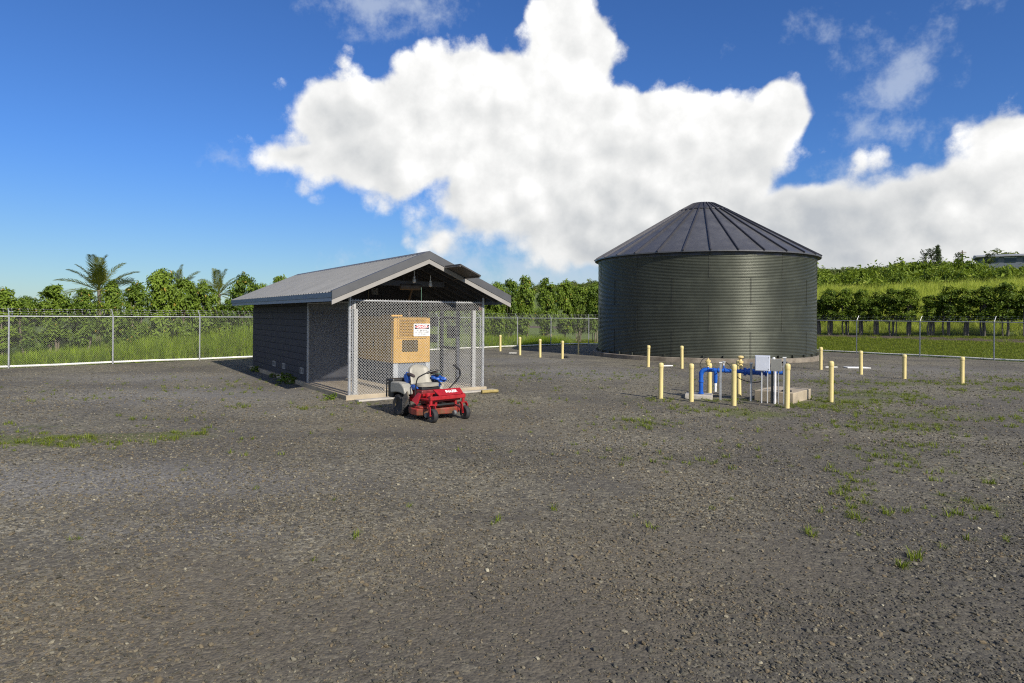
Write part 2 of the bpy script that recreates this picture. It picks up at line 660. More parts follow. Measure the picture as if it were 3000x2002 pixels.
def weed_d(x, y):
    x = np.asarray(x, float)
    y = np.asarray(y, float)
    t = np.zeros(x.shape)
    for (a, b, ra, rb, s) in WEEDS:
        q = ((x - a) / ra) ** 2 + ((y - b) / rb) ** 2
        t = np.maximum(t, s * np.exp(-q * 0.9))
    return t


def brown_d(x, y):
    """where the gravel is worn down to brown dirt"""
    x = np.asarray(x, float)
    y = np.asarray(y, float)
    t = np.zeros(x.shape)
    for (a, b, ra, rb, s) in [(-1.0, 12.2, 3.5, 1.4, 0.75), (-2.6, 4.6, 2.2, 1.5, 0.85), (0.2, 5.2, 3.0, 2.2, 0.8), (3.2, 4.4, 1.6, 1.0, 0.45), (1.2, 14.8, 3.0, 1.0, 0.4),
                              (5.8, 11.4, 2.6, 1.2, 0.55), (8.6, 13.0, 1.6, 0.6, 0.75), (-3.6, 7.6, 2.0, 1.0, 0.3), (2.2, 8.4, 2.0, 1.6, 0.35)]:
        q = ((x - a) / ra) ** 2 + ((y - b) / rb) ** 2
        t = np.maximum(t, s * np.exp(-q * 0.9))
    return np.clip(t + 0.5 * (fbm(x, y, 0.55) - 0.5), 0, 1)


def build_ground():
    # one great sheet, finer near the yard
    def axis(lo, hi, core0, core1, step):
        a = list(np.arange(core0, core1 + 1e-6, step))
        s = step
        q = core1
        while q < hi:
            s *= 1.35
            q += s
            a.append(q)
        s = step
        q = core0
        while q > lo:
            s *= 1.35
            q -= s
            a.insert(0, q)
        return np.array(a)
    xs = axis(-6000, 8000, -50, 110, 1.6)
    ys = axis(-3000, 9000, -20, 150, 1.6)
    X, Y = np.meshgrid(xs, ys)
    Z = ground_z(X, Y)
    v = np.stack([X.ravel(), Y.ravel(), Z.ravel()], 1)
    nx = len(xs)
    ii, jj = np.meshgrid(np.arange(len(xs) - 1), np.arange(len(ys) - 1))
    a = (jj * nx + ii).ravel()
    f = np.stack([a, a + 1, a + nx + 1, a + nx], 1)
    me = bpy.data.meshes.new('ground')
    me.from_pydata(v.tolist(), [], f.tolist())
    at = me.attributes.new('soil', 'FLOAT', 'POINT')
    hs_ = hill_s(X, Y).ravel()
    at.data.foreach_set('value', (np.exp(-((hs_ - 11.6) / 2.0) ** 2)).astype('f'))
    me.shade_smooth()
    m = bpy.data.materials.new('turf')
    m.use_nodes = True
    w = NT(m.node_tree)
    b = m.node_tree.nodes['Principled BSDF']
    tc = w.new('ShaderNodeTexCoord')
    ob = tc.outputs['Object']
    n1 = w.noise(ob, 0.5, 8.0, 0.65)
    n2 = w.noise(ob, 7.0, 6.0, 0.7)
    c = w.mix(w.mapr(n2, 0.3, 0.7), (0.060, 0.095, 0.012), (0.130, 0.175, 0.020))
    c = w.mix(w.mapr(n1, 0.52, 0.72), c, (0.075, 0.058, 0.036))
    so = w.new('ShaderNodeAttribute', attribute_name='soil')
    c = w.mix(w.mapr(w.math('ADD', so.outputs['Fac'], w.math('MULTIPLY', w.math('SUBTRACT', n2, 0.5), 0.6)), 0.3, 0.7), c, (0.085, 0.058, 0.040))
    w.put(b.inputs['Base Color'], c)
    b.inputs['Roughness'].default_value = 0.9
    bp = w.new('ShaderNodeBump')
    bp.inputs['Distance'].default_value = 0.06
    w.put(bp.inputs['Height'], n2)
    w.l.new(bp.outputs[0], b.inputs['Normal'])
    me.materials.append(m)
    tag(link_mesh('ground', me), kind='structure')
    # the sea, far below on the left
    mb = MB()
    mb.add([(-40000, 300, -45), (30000, 300, -45), (30000, 40000, -45), (-40000, 40000, -45)], [(0, 1, 2, 3)])
    tag(mb.build('sea', mat('sea_water', (0.03, 0.08, 0.13), 0.15, var=0.2, scale=0.01)), kind='structure')

    # gravel yard
    st = 0.3
    xs = np.arange(-34, 40, st)
    ys = np.arange(-14, 49, st)
    X, Y = np.meshgrid(xs, ys)
    nx = len(xs)
    ii, jj = np.meshgrid(np.arange(nx - 1), np.arange(len(ys) - 1))
    a = (jj * nx + ii).ravel()
    cx = X.ravel()[a] + st / 2
    cy = Y.ravel()[a] + st / 2
    keep = in_poly(cx, cy, YARD)
    f = np.stack([a, a + 1, a + nx + 1, a + nx], 1)[keep]
    used = np.unique(f)
    re = np.full(X.size, -1)
    re[used] = np.arange(len(used))
    x, y = X.ravel()[used], Y.ravel()[used]
    v = np.stack([x, y, np.zeros_like(x)], 1)
    me = bpy.data.meshes.new('gravel_yard')
    me.from_pydata(v.tolist(), [], re[f].tolist())
    for nm, arr in (('moss', weed_d(x, y)), ('dirt', brown_d(x, y)), ('dark_vignette', dark_d(x, y)), ('pale', pale_d(x, y))):
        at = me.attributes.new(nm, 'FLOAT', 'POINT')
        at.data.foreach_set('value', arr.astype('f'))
    me.shade_smooth()
    m = bpy.data.materials.new('crushed_gravel')
    m.use_nodes = True
    w = NT(m.node_tree)
    b = m.node_tree.nodes['Principled BSDF']
    tc = w.new('ShaderNodeTexCoord')
    ob = tc.outputs['Object']
    wob = w.vmath('ADD', ob, w.vmath('SCALE', w.noise(ob, 30.0, 2.0, 0.5, out=1), scale=0.02))
    v1 = w.voro(wob, 42.0, out='Color')
    d1 = w.voro(wob, 42.0)
    v2 = w.voro(wob, 17.0, out='Color')
    d2 = w.voro(wob, 17.0)
    s1 = w.new('ShaderNodeSeparateColor')
    w.l.new(v1, s1.inputs[0])
    s2 = w.new('ShaderNodeSeparateColor')
    w.l.new(v2, s2.inputs[0])
    grey = w.ramp(s1.outputs[0], [(0.0, (0.057, 0.051, 0.039)), (0.45, (0.122, 0.110, 0.080)), (0.85, (0.201, 0.181, 0.130)), (1.0, (0.342, 0.312, 0.230))])
    grey2 = w.ramp(s2.outputs[1], [(0.0, (0.065, 0.059, 0.046)), (0.6, (0.144, 0.129, 0.093)), (1.0, (0.247, 0.222, 0.157))])
    c = w.mix(w.mapr(s2.outputs[0], 0.62, 0.70), grey, grey2)
    big = w.noise(ob, 0.35, 6.0, 0.6)
    c = w.mix(w.mapr(big, 0.40, 0.60, 0.0, 0.55), c, (0.062, 0.056, 0.049))
    ad = w.new('ShaderNodeAttribute', attribute_name='dirt')
    fine = w.noise(ob, 3.0, 8.0, 0.7)
    pl = w.new('ShaderNodeAttribute', attribute_name='pale')
    c = w.mix(w.mapr(w.math('ADD', pl.outputs['Fac'], w.math('MULTIPLY', w.math('SUBTRACT', fine, 0.5), 0.6)), 0.15, 0.9, 0.0, 0.55), c, w.mix(s1.outputs[0], (0.105, 0.101, 0.096), (0.27, 0.262, 0.248)))
    dp = w.new('ShaderNodeAttribute', attribute_name='dark_vignette')
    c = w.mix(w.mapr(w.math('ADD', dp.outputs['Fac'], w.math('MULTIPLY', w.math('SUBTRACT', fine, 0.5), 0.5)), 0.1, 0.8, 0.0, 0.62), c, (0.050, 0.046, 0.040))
    df = w.mapr(w.math('ADD', ad.outputs['Fac'], w.math('MULTIPLY', w.math('SUBTRACT', fine, 0.5), 0.9)), 0.25, 0.80, 0.0, 0.62)
    c = w.mix(df, c, w.mix(s1.outputs[1], (0.080, 0.067, 0.046), (0.148, 0.126, 0.092)))
    am = w.new('ShaderNodeAttribute', attribute_name='moss')
    gn = w.noise(ob, 5.0, 8.0, 0.75)
    mf = w.mapr(w.math('ADD', am.outputs['Fac'], w.math('MULTIPLY', w.math('SUBTRACT', gn, 0.55), 1.5)), 0.22, 0.66, 0.0, 0.80)
    c = w.mix(mf, c, w.mix(s1.outputs[2], (0.055, 0.070, 0.016), (0.120, 0.130, 0.035)))
    w.put(b.inputs['Base Color'], c)
    b.inputs['Roughness'].default_value = 0.85
    b.inputs['Specular IOR Level'].default_value = 0.35
    h = w.math('ADD', w.math('MULTIPLY', w.math('SUBTRACT', 1.0, d1), 0.007), w.math('MULTIPLY', w.math('SUBTRACT', 1.0, d2), 0.008))
    h = w.math('ADD', h, w.math('MULTIPLY', fine, 0.004))
    bp = w.new('ShaderNodeBump')
    bp.inputs['Distance'].default_value = 1.0
    bp.inputs['Strength'].default_value = 0.8
    w.put(bp.inputs['Height'], h)
    w.l.new(bp.outputs[0], b.inputs['Normal'])
    me.materials.append(m)
    return tag(link_mesh('gravel_yard', me), kind='structure')


yard = build_ground()


# ------------------------------------------------------------------ loose stones
def stone_mat():
    m = bpy.data.materials.new('stone')
    m.use_nodes = True
    w = NT(m.node_tree)
    b = m.node_tree.nodes['Principled BSDF']
    at = w.new('ShaderNodeAttribute', attribute_name='tint')
    at.attribute_type = 'INSTANCER'
    tc = w.new('ShaderNodeTexCoord')
    n = w.noise(tc.outputs['Object'], 3.0, 4.0, 0.7)
    c = w.ramp(at.outputs['Fac'], [(0.0, (0.048, 0.045, 0.036)), (0.30, (0.099, 0.092, 0.070)), (0.50, (0.141, 0.125, 0.087)), (0.68, (0.142, 0.108, 0.062)),
                                   (0.84, (0.180, 0.165, 0.123)), (0.95, (0.247, 0.218, 0.150)), (1.0, (0.437, 0.403, 0.292))])
    c = w.mix(w.mapr(n, 0.3, 0.7, 0.0, 0.5), c, w.vmath('SCALE', c, scale=0.55))
    w.put(b.inputs['Base Color'], c)
    b.inputs['Roughness'].default_value = 0.8
    b.inputs['Specular IOR Level'].default_value = 0.35
    return m


def rock_protos(n, m):
    out = []
    for k in range(n):
        bm = bmesh.new()
        bmesh.ops.create_icosphere(bm, subdivisions=1, radius=0.5)
        ax = [random.uniform(0.75, 1.2), random.uniform(0.6, 1.0), random.uniform(0.35, 0.6)]
        cuts = [Vector((random.gauss(0, 1), random.gauss(0, 1), random.gauss(0, 1))).normalized() for _ in range(6)]
        for v in bm.verts:
            q = v.co.copy()
            for c in cuts:
                e = q.dot(c) - 0.33
                if e > 0:
                    q -= c * e
            q *= random.uniform(0.94, 1.06)
            v.co = Vector((q.x * ax[0], q.y * ax[1], q.z * ax[2]))
        me = bpy.data.meshes.new('pebble_%d' % k)
        bm.to_mesh(me)
        bm.free()
        me.materials.append(m)
        out.append(me)
    return out


def build_stones():
    protos = rock_protos(8, stone_mat())
    P, S = [], []
    # bands by distance: (y0, y1, stones per m2, size median)
    for (y0, y1, den, size) in [(2.4, 5.0, 2900, 0.0165), (5.0, 7.5, 1600, 0.0185), (7.5, 11.0, 700, 0.022), (11.0, 16.0, 240, 0.028), (16.0, 26.0, 60, 0.036), (26.0, 40.0, 10, 0.045)]:
        wid = 0.86 * y1 + 1.0
        n = int(den * 2 * wid * (y1 - y0))
        x = rng.uniform(-wid, wid, n)
        y = rng.uniform(y0, y1, n)
        k = np.abs(x) < 0.86 * y + 0.8
        # stones lie in drifts
        k &= rng.random(n) < (0.35 + 0.95 * smooth01((fbm(x, y, 0.9) - 0.3) * 2.2)) * (1 - 0.45 * brown_d(x, y))
        k &= in_poly(x, y, YARD)
        x, y = x[k], y[k]
        s = size * np.exp(rng.normal(0, 0.48, len(x)))
        big = rng.random(len(x)) < 0.008
        s = np.where(big, s * 1.8, s)
        s = np.minimum(s, 0.060)
        P.append(np.stack([x, y, s * 0.11], 1))
        S.append(s)
    P = np.concatenate(P)
    S = np.concatenate(S)
    # keep the concrete floor of the shed, the pads and the ring clear
    lx = (P[:, 0] + 3.99) * 0.829 + (P[:, 1] - 15.78) * 0.56
    ly = -(P[:, 0] + 3.99) * 0.56 + (P[:, 1] - 15.78) * 0.829
    k = ~((lx > -0.1) & (lx < 3.95) & (ly > -0.08) & (ly < 10.7))
    k &= np.hypot(P[:, 0] - 10.47, P[:, 1] - 35.25) > 6.1
    P, S = P[k], S[k]
    n = len(P)
    rot = np.stack([rng.normal(0, 0.35, n), rng.normal(0, 0.35, n), rng.uniform(0, 6.28, n)], 1)
    scl = np.stack([S, S * rng.uniform(0.75, 1.1, n), S * rng.uniform(0.7, 1.1, n)], 1)
    bd = brown_d(P[:, 0], P[:, 1])
    tint = np.where(rng.random(n) < 0.012, rng.uniform(0.93, 0.99, n), rng.random(n) * 0.93)
    tint = np.where((rng.random(n) < bd * 0.6), rng.uniform(0.5, 0.78, n), tint)
    tint = np.where((rng.random(n) < pale_d(P[:, 0], P[:, 1]) * 0.5), rng.uniform(0.74, 0.92, n), tint)
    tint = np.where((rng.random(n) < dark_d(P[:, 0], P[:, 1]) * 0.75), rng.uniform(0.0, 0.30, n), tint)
    scatter('loose_gravel', protos, P, rot, scl, rng.integers(0, 8, n), tint, 'loose grey and brown crushed stones strewn over the yard', 'gravel')


build_stones()


# ------------------------------------------------------------------ blades of grass
def blade_mesh(name, m, n, h, spread, width, droop, lean=0.0, segs=3):
    v, f, rn = [], [], []
    for k in range(n):
        a = random.uniform(0, 2 * PI)
        r0 = spread * math.sqrt(random.random())
        bx, by = r0 * math.cos(a), r0 * math.sin(a)
        da = a + random.gauss(0, 0.9)
        hh = h * random.uniform(0.55, 1.1)
        dr = droop * random.uniform(0.4, 1.5)
        w0 = width * random.uniform(0.7, 1.3)
        px, py = -math.sin(da), math.cos(da)
        o = len(v)
        for s_ in range(segs + 1):
            t = s_ / segs
            out_ = dr * t * t + 0.08 * hh * t
            z = hh * (t - 0.45 * (dr / max(hh, 1e-3)) * t ** 2.6)
            x = bx + math.cos(da) * out_ + lean * t * t * hh
            y = by + math.sin(da) * out_
            ww = w0 * (1 - t ** 1.6) * 0.5 + 0.0006
            v.append((x - px * ww, y - py * ww, z))
            v.append((x + px * ww, y + py * ww, z))
        c = random.random()
        for s_ in range(segs):
            f.append((o + 2 * s_, o + 2 * s_ + 1, o + 2 * s_ + 3, o + 2 * s_ + 2))
            rn.append(c)
    me = bpy.data.meshes.new(name)
    me.from_pydata(v, [], f)
    at = me.attributes.new('rnd', 'FLOAT', 'FACE')
    at.data.foreach_set('value', rn)
    me.materials.append(m)
    return me


M_weed = leaf_mat('weed_blade', (0.090, 0.125, 0.014), (0.190, 0.235, 0.026), (0.22, 0.18, 0.07), 0.55, 0.35)
M_tall = leaf_mat('tall_grass_blade', (0.165, 0.275, 0.012), (0.380, 0.510, 0.034), (0.50, 0.47, 0.14), 0.6, 0.45)
M_field = leaf_mat('field_grass_blade', (0.350, 0.430, 0.040), (0.600, 0.640, 0.130), (0.66, 0.64, 0.25), 0.55, 0.5)
M_lawn = leaf_mat('lawn_blade', (0.105, 0.145, 0.010), (0.230, 0.275, 0.022), (0.32, 0.27, 0.08), 0.6, 0.35)


def scatter_pts(n, x0, x1, y0, y1, keepf):
    x = rng.uniform(x0, x1, n)
    y = rng.uniform(y0, y1, n)
    k = keepf(x, y)
    return x[k], y[k]


def place_grass(name, protos, x, y, z, smin, smax, label, cat='grass', zs=None):
    n = len(x)
    s = rng.uniform(smin, smax, n)
    rot = np.stack([rng.normal(0, 0.08, n), rng.normal(0, 0.08, n), rng.uniform(0, 6.28, n)], 1)
    scl = np.stack([s, s, s * (rng.uniform(0.8, 1.2, n) if zs is None else zs)], 1)
    scatter(name, protos, np.stack([x, y, z], 1), rot, scl, rng.integers(0, len(protos), n), rng.random(n), label, cat)


def outside_fence(x, y):
    return (x - F0.x) * FN.x + (y - F0.y) * FN.y


def build_grass():
    # weeds in the gravel: one scattered mass of short tufts
    wp = [blade_mesh('tuft_%d' % k, M_weed, 16, 0.085, 0.045, 0.007, 0.05, segs=2) for k in range(4)]
    x, y = scatter_pts(120000, -18, 24, 3.6, 30, lambda x, y: rng.random(len(x)) < np.clip(weed_d(x, y) * 1.5 * smooth01((fbm(x, y, 1.6) - 0.42) * 5.0), 0, 1) * 0.60)
    sx, sy = scatter_pts(900, -14, 20, 5, 30, lambda x, y: fbm(x, y, 0.8) > 0.52)
    x, y = np.concatenate([x, sx]), np.concatenate([y, sy])
    # a few bigger tufts seen in the foreground
    for (a, b) in [(3.81, 7.08), (4.03, 6.88), (5.23, 7.07), (5.24, 7.37), (3.56, 5.61), (5.1, 7.6), (5.5, 9.1), (-7.15, 10.18), (2.9, 6.2), (3.3, 5.4), (4.6, 9.6), (6.1, 8.2)]:
        x = np.concatenate([x, a + rng.normal(0, 0.03, 3)])
        y = np.concatenate([y, b + rng.normal(0, 0.03, 3)])
    place_grass('yard_weeds', wp, x, y, np.zeros_like(x), 0.5, 1.25, 'low green weeds sprouting in patches through the gravel', 'weeds')

    # tall grass behind the left fence
    tp = [blade_mesh('reed_%d' % k, M_tall, 34, 1.05, 0.16, 0.017, 0.42, segs=4) for k in range(4)]

    def kt(x, y):
        q = outside_fence(x, y)
        t = (x - F0.x) * FD.x + (y - F0.y) * FD.y
        return (q > 0.25) & (q < 7.5) & (t > -10) & (t < 34) & (hill_s(x, y) < -1.0)
    x, y = scatter_pts(26000, -30, 8, 14, 56, kt)
    q = outside_fence(x, y)
    t = (x - F0.x) * FD.x + (y - F0.y) * FD.y
    hgt = np.interp(t, [-10, 0, 2.5, 5.5, 9, 20, 26, 34], [0.45, 0.50, 0.75, 1.20, 1.55, 1.4, 0.9, 0.7]) * (0.75 + 0.5 * fbm(x, y, 0.5))
    hgt *= np.where(q < 0.7, 0.7, 1.0)
    kk = rng.random(len(x)) < np.clip(1.1 - 0.06 * q, 0, 1)
    x, y, hgt = x[kk], y[kk], hgt[kk]
    n = len(x)
    s = hgt
    rot = np.stack([rng.normal(0, 0.1, n), rng.normal(0, 0.1, n), rng.uniform(0, 6.28, n)], 1)
    scatter('tall_grass', tp, np.stack([x, y, ground_z(x, y)], 1), rot, np.stack([0.6 + 0.4 * s, 0.6 + 0.4 * s, s], 1), rng.integers(0, 4, n), rng.random(n),
            'tall bright green grass growing wild behind the left fence', 'grass')

    # mown verge beyond the right and back fence
    lp = [blade_mesh('sward_%d' % k, M_lawn, 30, 0.12, 0.20, 0.012, 0.06, segs=2) for k in range(3)]

    def kl(x, y):
        s = hill_s(x, y)
        return (s > 0.2) & (s < 15.5)
    x, y = scatter_pts(52000, 12, 46, 18, 66, kl)
    x2, y2 = scatter_pts(5000, 2, 20, 47.4, 56, lambda x, y: (hill_s(x, y) < 0.5) & (outside_fence(x, y) > -12))
    x, y = np.concatenate([x, x2]), np.concatenate([y, y2])
    s_ = hill_s(x, y)
    kk = ~((s_ > 9.9) & (s_ < 13.4) & (rng.random(len(x)) < 0.93))        # bare strip under the trees
    x, y = x[kk], y[kk]
    place_grass('verge_grass', lp, x, y, ground_z(x, y), 0.7, 1.7, 'short mown green verge sloping up behind the right fence', 'grass')

    # tall pale grass on the bank behind the row of trees
    fp = [blade_mesh('cane_%d' % k, M_field, 36, 1.55, 0.30, 0.024, 0.75, lean=0.35, segs=4) for k in range(4)]

    def kf(x, y):
        s = hill_s(x, y)
        return (s > 15.0) & (s < 40)
    x, y = scatter_pts(36000, 14, 90, 18, 90, kf)
    n = len(x)
    s = rng.uniform(0.7, 1.2, n) * np.interp(hill_s(x, y), [15, 18, 40], [0.45, 0.85, 1.15])
    rot = np.stack([rng.normal(0, 0.08, n), rng.normal(0, 0.08, n), rng.normal(0.1, 0.6, n)], 1)
    scatter('bank_grass', fp, np.stack([x, y, ground_z(x, y)], 1), rot, np.stack([s, s, s], 1), rng.integers(0, 4, n), rng.random(n),
            'tall pale yellow-green grass covering the bank behind the tree row', 'grass')


build_grass()
# ------------------------------------------------------------------ common finishes
M_conc = mat('concrete', (0.40, 0.37, 0.32), 0.85, var=0.2, scale=4.0, bump=0.004, bscale=30, c2=(0.22, 0.17, 0.12), fac2=0.32)
M_slab = mat('slab_concrete', (0.34, 0.285, 0.205), 0.85, var=0.18, scale=2.5, bump=0.003, bscale=40, c2=(0.24, 0.19, 0.13), fac2=0.30)
M_ring = mat('stained_concrete', (0.20, 0.172, 0.135), 0.9, var=0.22, scale=3.0, bump=0.006, bscale=20, c2=(0.115, 0.094, 0.072), fac2=0.45)
M_galv = mat('galvanised_steel', (0.36, 0.37, 0.385), 0.45, metal=0.45, var=0.15, scale=14.0)
M_wire = mat('galvanised_wire', (0.42, 0.42, 0.41), 0.55, metal=0.2, var=0.08, scale=4.0)
M_fwire = mat('weathered_wire', (0.20, 0.20, 0.195), 0.6, metal=0.2, var=0.08, scale=4.0)
M_pvc = mat('white_pipe', (0.76, 0.75, 0.70), 0.5, var=0.1, scale=3.0, c2=(0.42, 0.38, 0.30), fac2=0.25)
M_black = mat('black_plastic', (0.018, 0.018, 0.019), 0.45, var=0.2, scale=9.0)
M_white = mat('white_enamel', (0.74, 0.74, 0.72), 0.35, var=0.05, scale=3.0)
M_dark = mat('charcoal_timber', (0.052, 0.053, 0.060), 0.75, var=0.2, scale=5.0)
M_blockp = mat('charcoal_blockwork', (0.040, 0.041, 0.050), 0.85, var=0.25, scale=2.2, bump=0.003, bscale=90, c2=(0.062, 0.060, 0.060), fac2=0.38)
M_mortar = mat('painted_mortar', (0.030, 0.031, 0.037), 0.9, var=0.15, scale=8.0)


# ------------------------------------------------------------------ water tank
def build_tank():
    cx, cy, rad, zb, zt = 10.47, 35.25, 5.68, 0.19, 5.20
    base = -106.5
    t = thing('water_tank', 'big round dark green corrugated steel water tank with a grey conical roof', 'water tank', (cx, cy, 0))
    M_tank = mat('green_tank_steel', (0.064, 0.070, 0.053), 0.40, metal=0.45, var=0.16, scale=0.9, spec=0.5, c2=(0.078, 0.083, 0.064), fac2=0.35)
    M_seam = mat('tank_seam', (0.05, 0.054, 0.042), 0.5, metal=0.4, var=0.1)
    M_troof = mat('tank_roof_steel', (0.120, 0.119, 0.124), 0.42, metal=0.45, var=0.14, scale=1.6, c2=(0.19, 0.185, 0.18), fac2=0.30)
    M_rib = mat('tank_roof_rib', (0.060, 0.060, 0.070), 0.5, metal=0.4, var=0.1)
    rh = (zt - zb) / 4
    ncor, per = 18, 6
    na = 10
    mb = MB()
    nz = ncor * per
    for i_ in range(nz + 1):
        z = rh * i_ / nz
        r_ = rad + 0.0120 * math.cos(2 * PI * i_ / per)
        for j in range(na + 1):
            a = R(36.0) * j / na
            mb.v.append((r_ * math.cos(a), r_ * math.sin(a), z))
    for i_ in range(nz):
        for j in range(na):
            mb.f.append((i_ * (na + 1) + j, i_ * (na + 1) + j + 1, (i_ + 1) * (na + 1) + j + 1, (i_ + 1) * (na + 1) + j))
            mb.mi.append(0)
    # the lapped vertical seam with its bolts
    o = len(mb.v)
    for i_ in range(nz + 1):
        z = rh * i_ / nz
        r_ = rad + 0.0120 * math.cos(2 * PI * i_ / per) + 0.012
        for a in (-0.006, 0.006):
            mb.v.append((r_ * math.cos(a), r_ * math.sin(a), z))
    for i_ in range(nz):
        mb.f.append((o + 2 * i_, o + 2 * i_ + 1, o + 2 * i_ + 3, o + 2 * i_ + 2))
        mb.mi.append(1)
    sheet = mb.mesh('wall_sheet', [M_tank, M_seam], smooth=60)
    for ring in range(4):
        off = base + (3.0 if (3 - ring) % 2 == 0 else 22.0)
        for k in range(10):
            link_mesh('wall_sheet', sheet, t, (0, 0, zb + rh * ring), (0, 0, R(off + 36 * k)))
    mb = MB().lathe([(5.62, -0.2), (5.99, -0.2), (5.99, 0.185), (5.96, 0.2), (5.62, 0.2)], 72)
    mb.build('foundation_ring', M_ring, t, smooth=40)
    br = MB().box((5.70, -0.03, 0.2), (5.78, 0.03, 0.34)).mesh('anchor_bracket', M_seam)
    for k in range(40):       # anchor brackets at the foot
        link_mesh('anchor_bracket', br, t, (0, 0, 0), (0, 0, R(9 * k + 2)))
    # roof
    r0, z0, r1, z1 = 5.88, 5.20, 1.30, 7.88
    mb = MB()
    n = 4
    for i_, (r_, z_) in enumerate([(r0, z0 - 0.06), (r0, z0), (r1, z1), (r1, z1 - 0.05)]):
        for j in range(n + 1):
            a = R(12.0) * j / n
            mb.v.append((r_ * math.cos(a), r_ * math.sin(a), z_))
    for i_ in range(3):
        for j in range(n):
            mb.f.append((i_ * (n + 1) + j, i_ * (n + 1) + j + 1, (i_ + 1) * (n + 1) + j + 1, (i_ + 1) * (n + 1) + j))
            mb.mi.append(0)
    panel = mb.mesh('roof_panel', [M_troof])
    rib = MB()
    sl = math.atan2(z1 - z0, r0 - r1)
    ln = math.hypot(z1 - z0, r0 - r1)
    rib.box((-ln - 0.02, -0.028, -0.01), (0.03, 0.028, 0.075), T(r0, 0, z0) @ RY(sl))
    ribm = rib.mesh('rib', [M_rib])
    for k in range(30):
        a = R(base + 3.3 + 12 * k)
        p_ = link_mesh('roof_panel', panel, t, (0, 0, 0), (0, 0, a))
        link_mesh('rib', ribm, p_)
    mb = MB()
    for k in range(36):
        a0, a1 = R(10 * k), R(10 * k + 10)
        mb.add([(r_ * math.cos(a), r_ * math.sin(a), z_) for (r_, z_) in ((5.66, 5.12), (5.86, 5.135)) for a in (a0, a1)], [(0, 1, 3, 2)])
        mb.add([(5.70 * math.cos(a), 5.70 * math.sin(a), z_) for z_ in (4.99, 5.17) for a in (a0, a1)], [(0, 1, 3, 2)])
    mb.build('eave_ring', M_rib, t, smooth=30)
    mb = MB().lathe([(1.34, 7.83), (1.34, 7.90), (0.60, 8.30), (0.60, 8.26)], 30)
    for k in range(30):
        a = R(base + 3.3 + 12 * k)
        mb.box((-0.84, -0.020, -0.005), (0.03, 0.020, 0.045), RZ(a) @ T(1.34, 0, 7.90) @ RY(math.atan2(0.40, 0.74)))
        mb.box((1.31, -0.07, 7.87), (1.38, 0.07, 7.925), RZ(a + R(6)))
    mb.build('roof_collar', M_rib, t)
    MB().lathe([(0.63, 8.27), (0.63, 8.32), (0.56, 8.345), (0.0, 8.355)], 30).build('roof_cap', M_rib, t, smooth=40)


build_tank()


# ------------------------------------------------------------------ chain link
def chain_mesh(name, wid, hgt, m, r=0.0025, pitch=0.0707, z0=0.0):
    """a flat panel of crossing wires in the x-z plane, each wire a thin three-sided rod"""
    v, f = [], []

    def rod(a, b, side):
        dx, dz = b[0] - a[0], b[1] - a[1]
        L_ = math.hypot(dx, dz)
        nx, nz = -dz / L_, dx / L_
        o = len(v)
        y_ = r * 0.9 * side
        for q in (a, b):
            v.append((q[0] + nx * r, y_ - r * 0.6, q[1] + nz * r))
            v.append((q[0] - nx * r, y_ - r * 0.6, q[1] - nz * r))
            v.append((q[0], y_ + r, q[1]))
        f.extend([(o, o + 1, o + 4, o + 3), (o + 1, o + 2, o + 5, o + 4), (o + 2, o, o + 3, o + 5)])
    k = -hgt
    while k < wid:
        xa, za = (k, 0.0) if k >= 0 else (0.0, -k)
        xb, zb_ = k + hgt, hgt
        if xb > wid:
            zb_ = hgt - (xb - wid)
            xb = wid
        if zb_ - za > 0.01:
            rod((xa, za + z0), (xb, zb_ + z0), 1)
            rod((wid - xa, za + z0), (wid - xb, zb_ + z0), -1)
        k += pitch
    me = bpy.data.meshes.new(name)
    me.from_pydata(v, [], f)
    me.materials.append(m)
    return me


FH = 1.95
bay_cache = {}


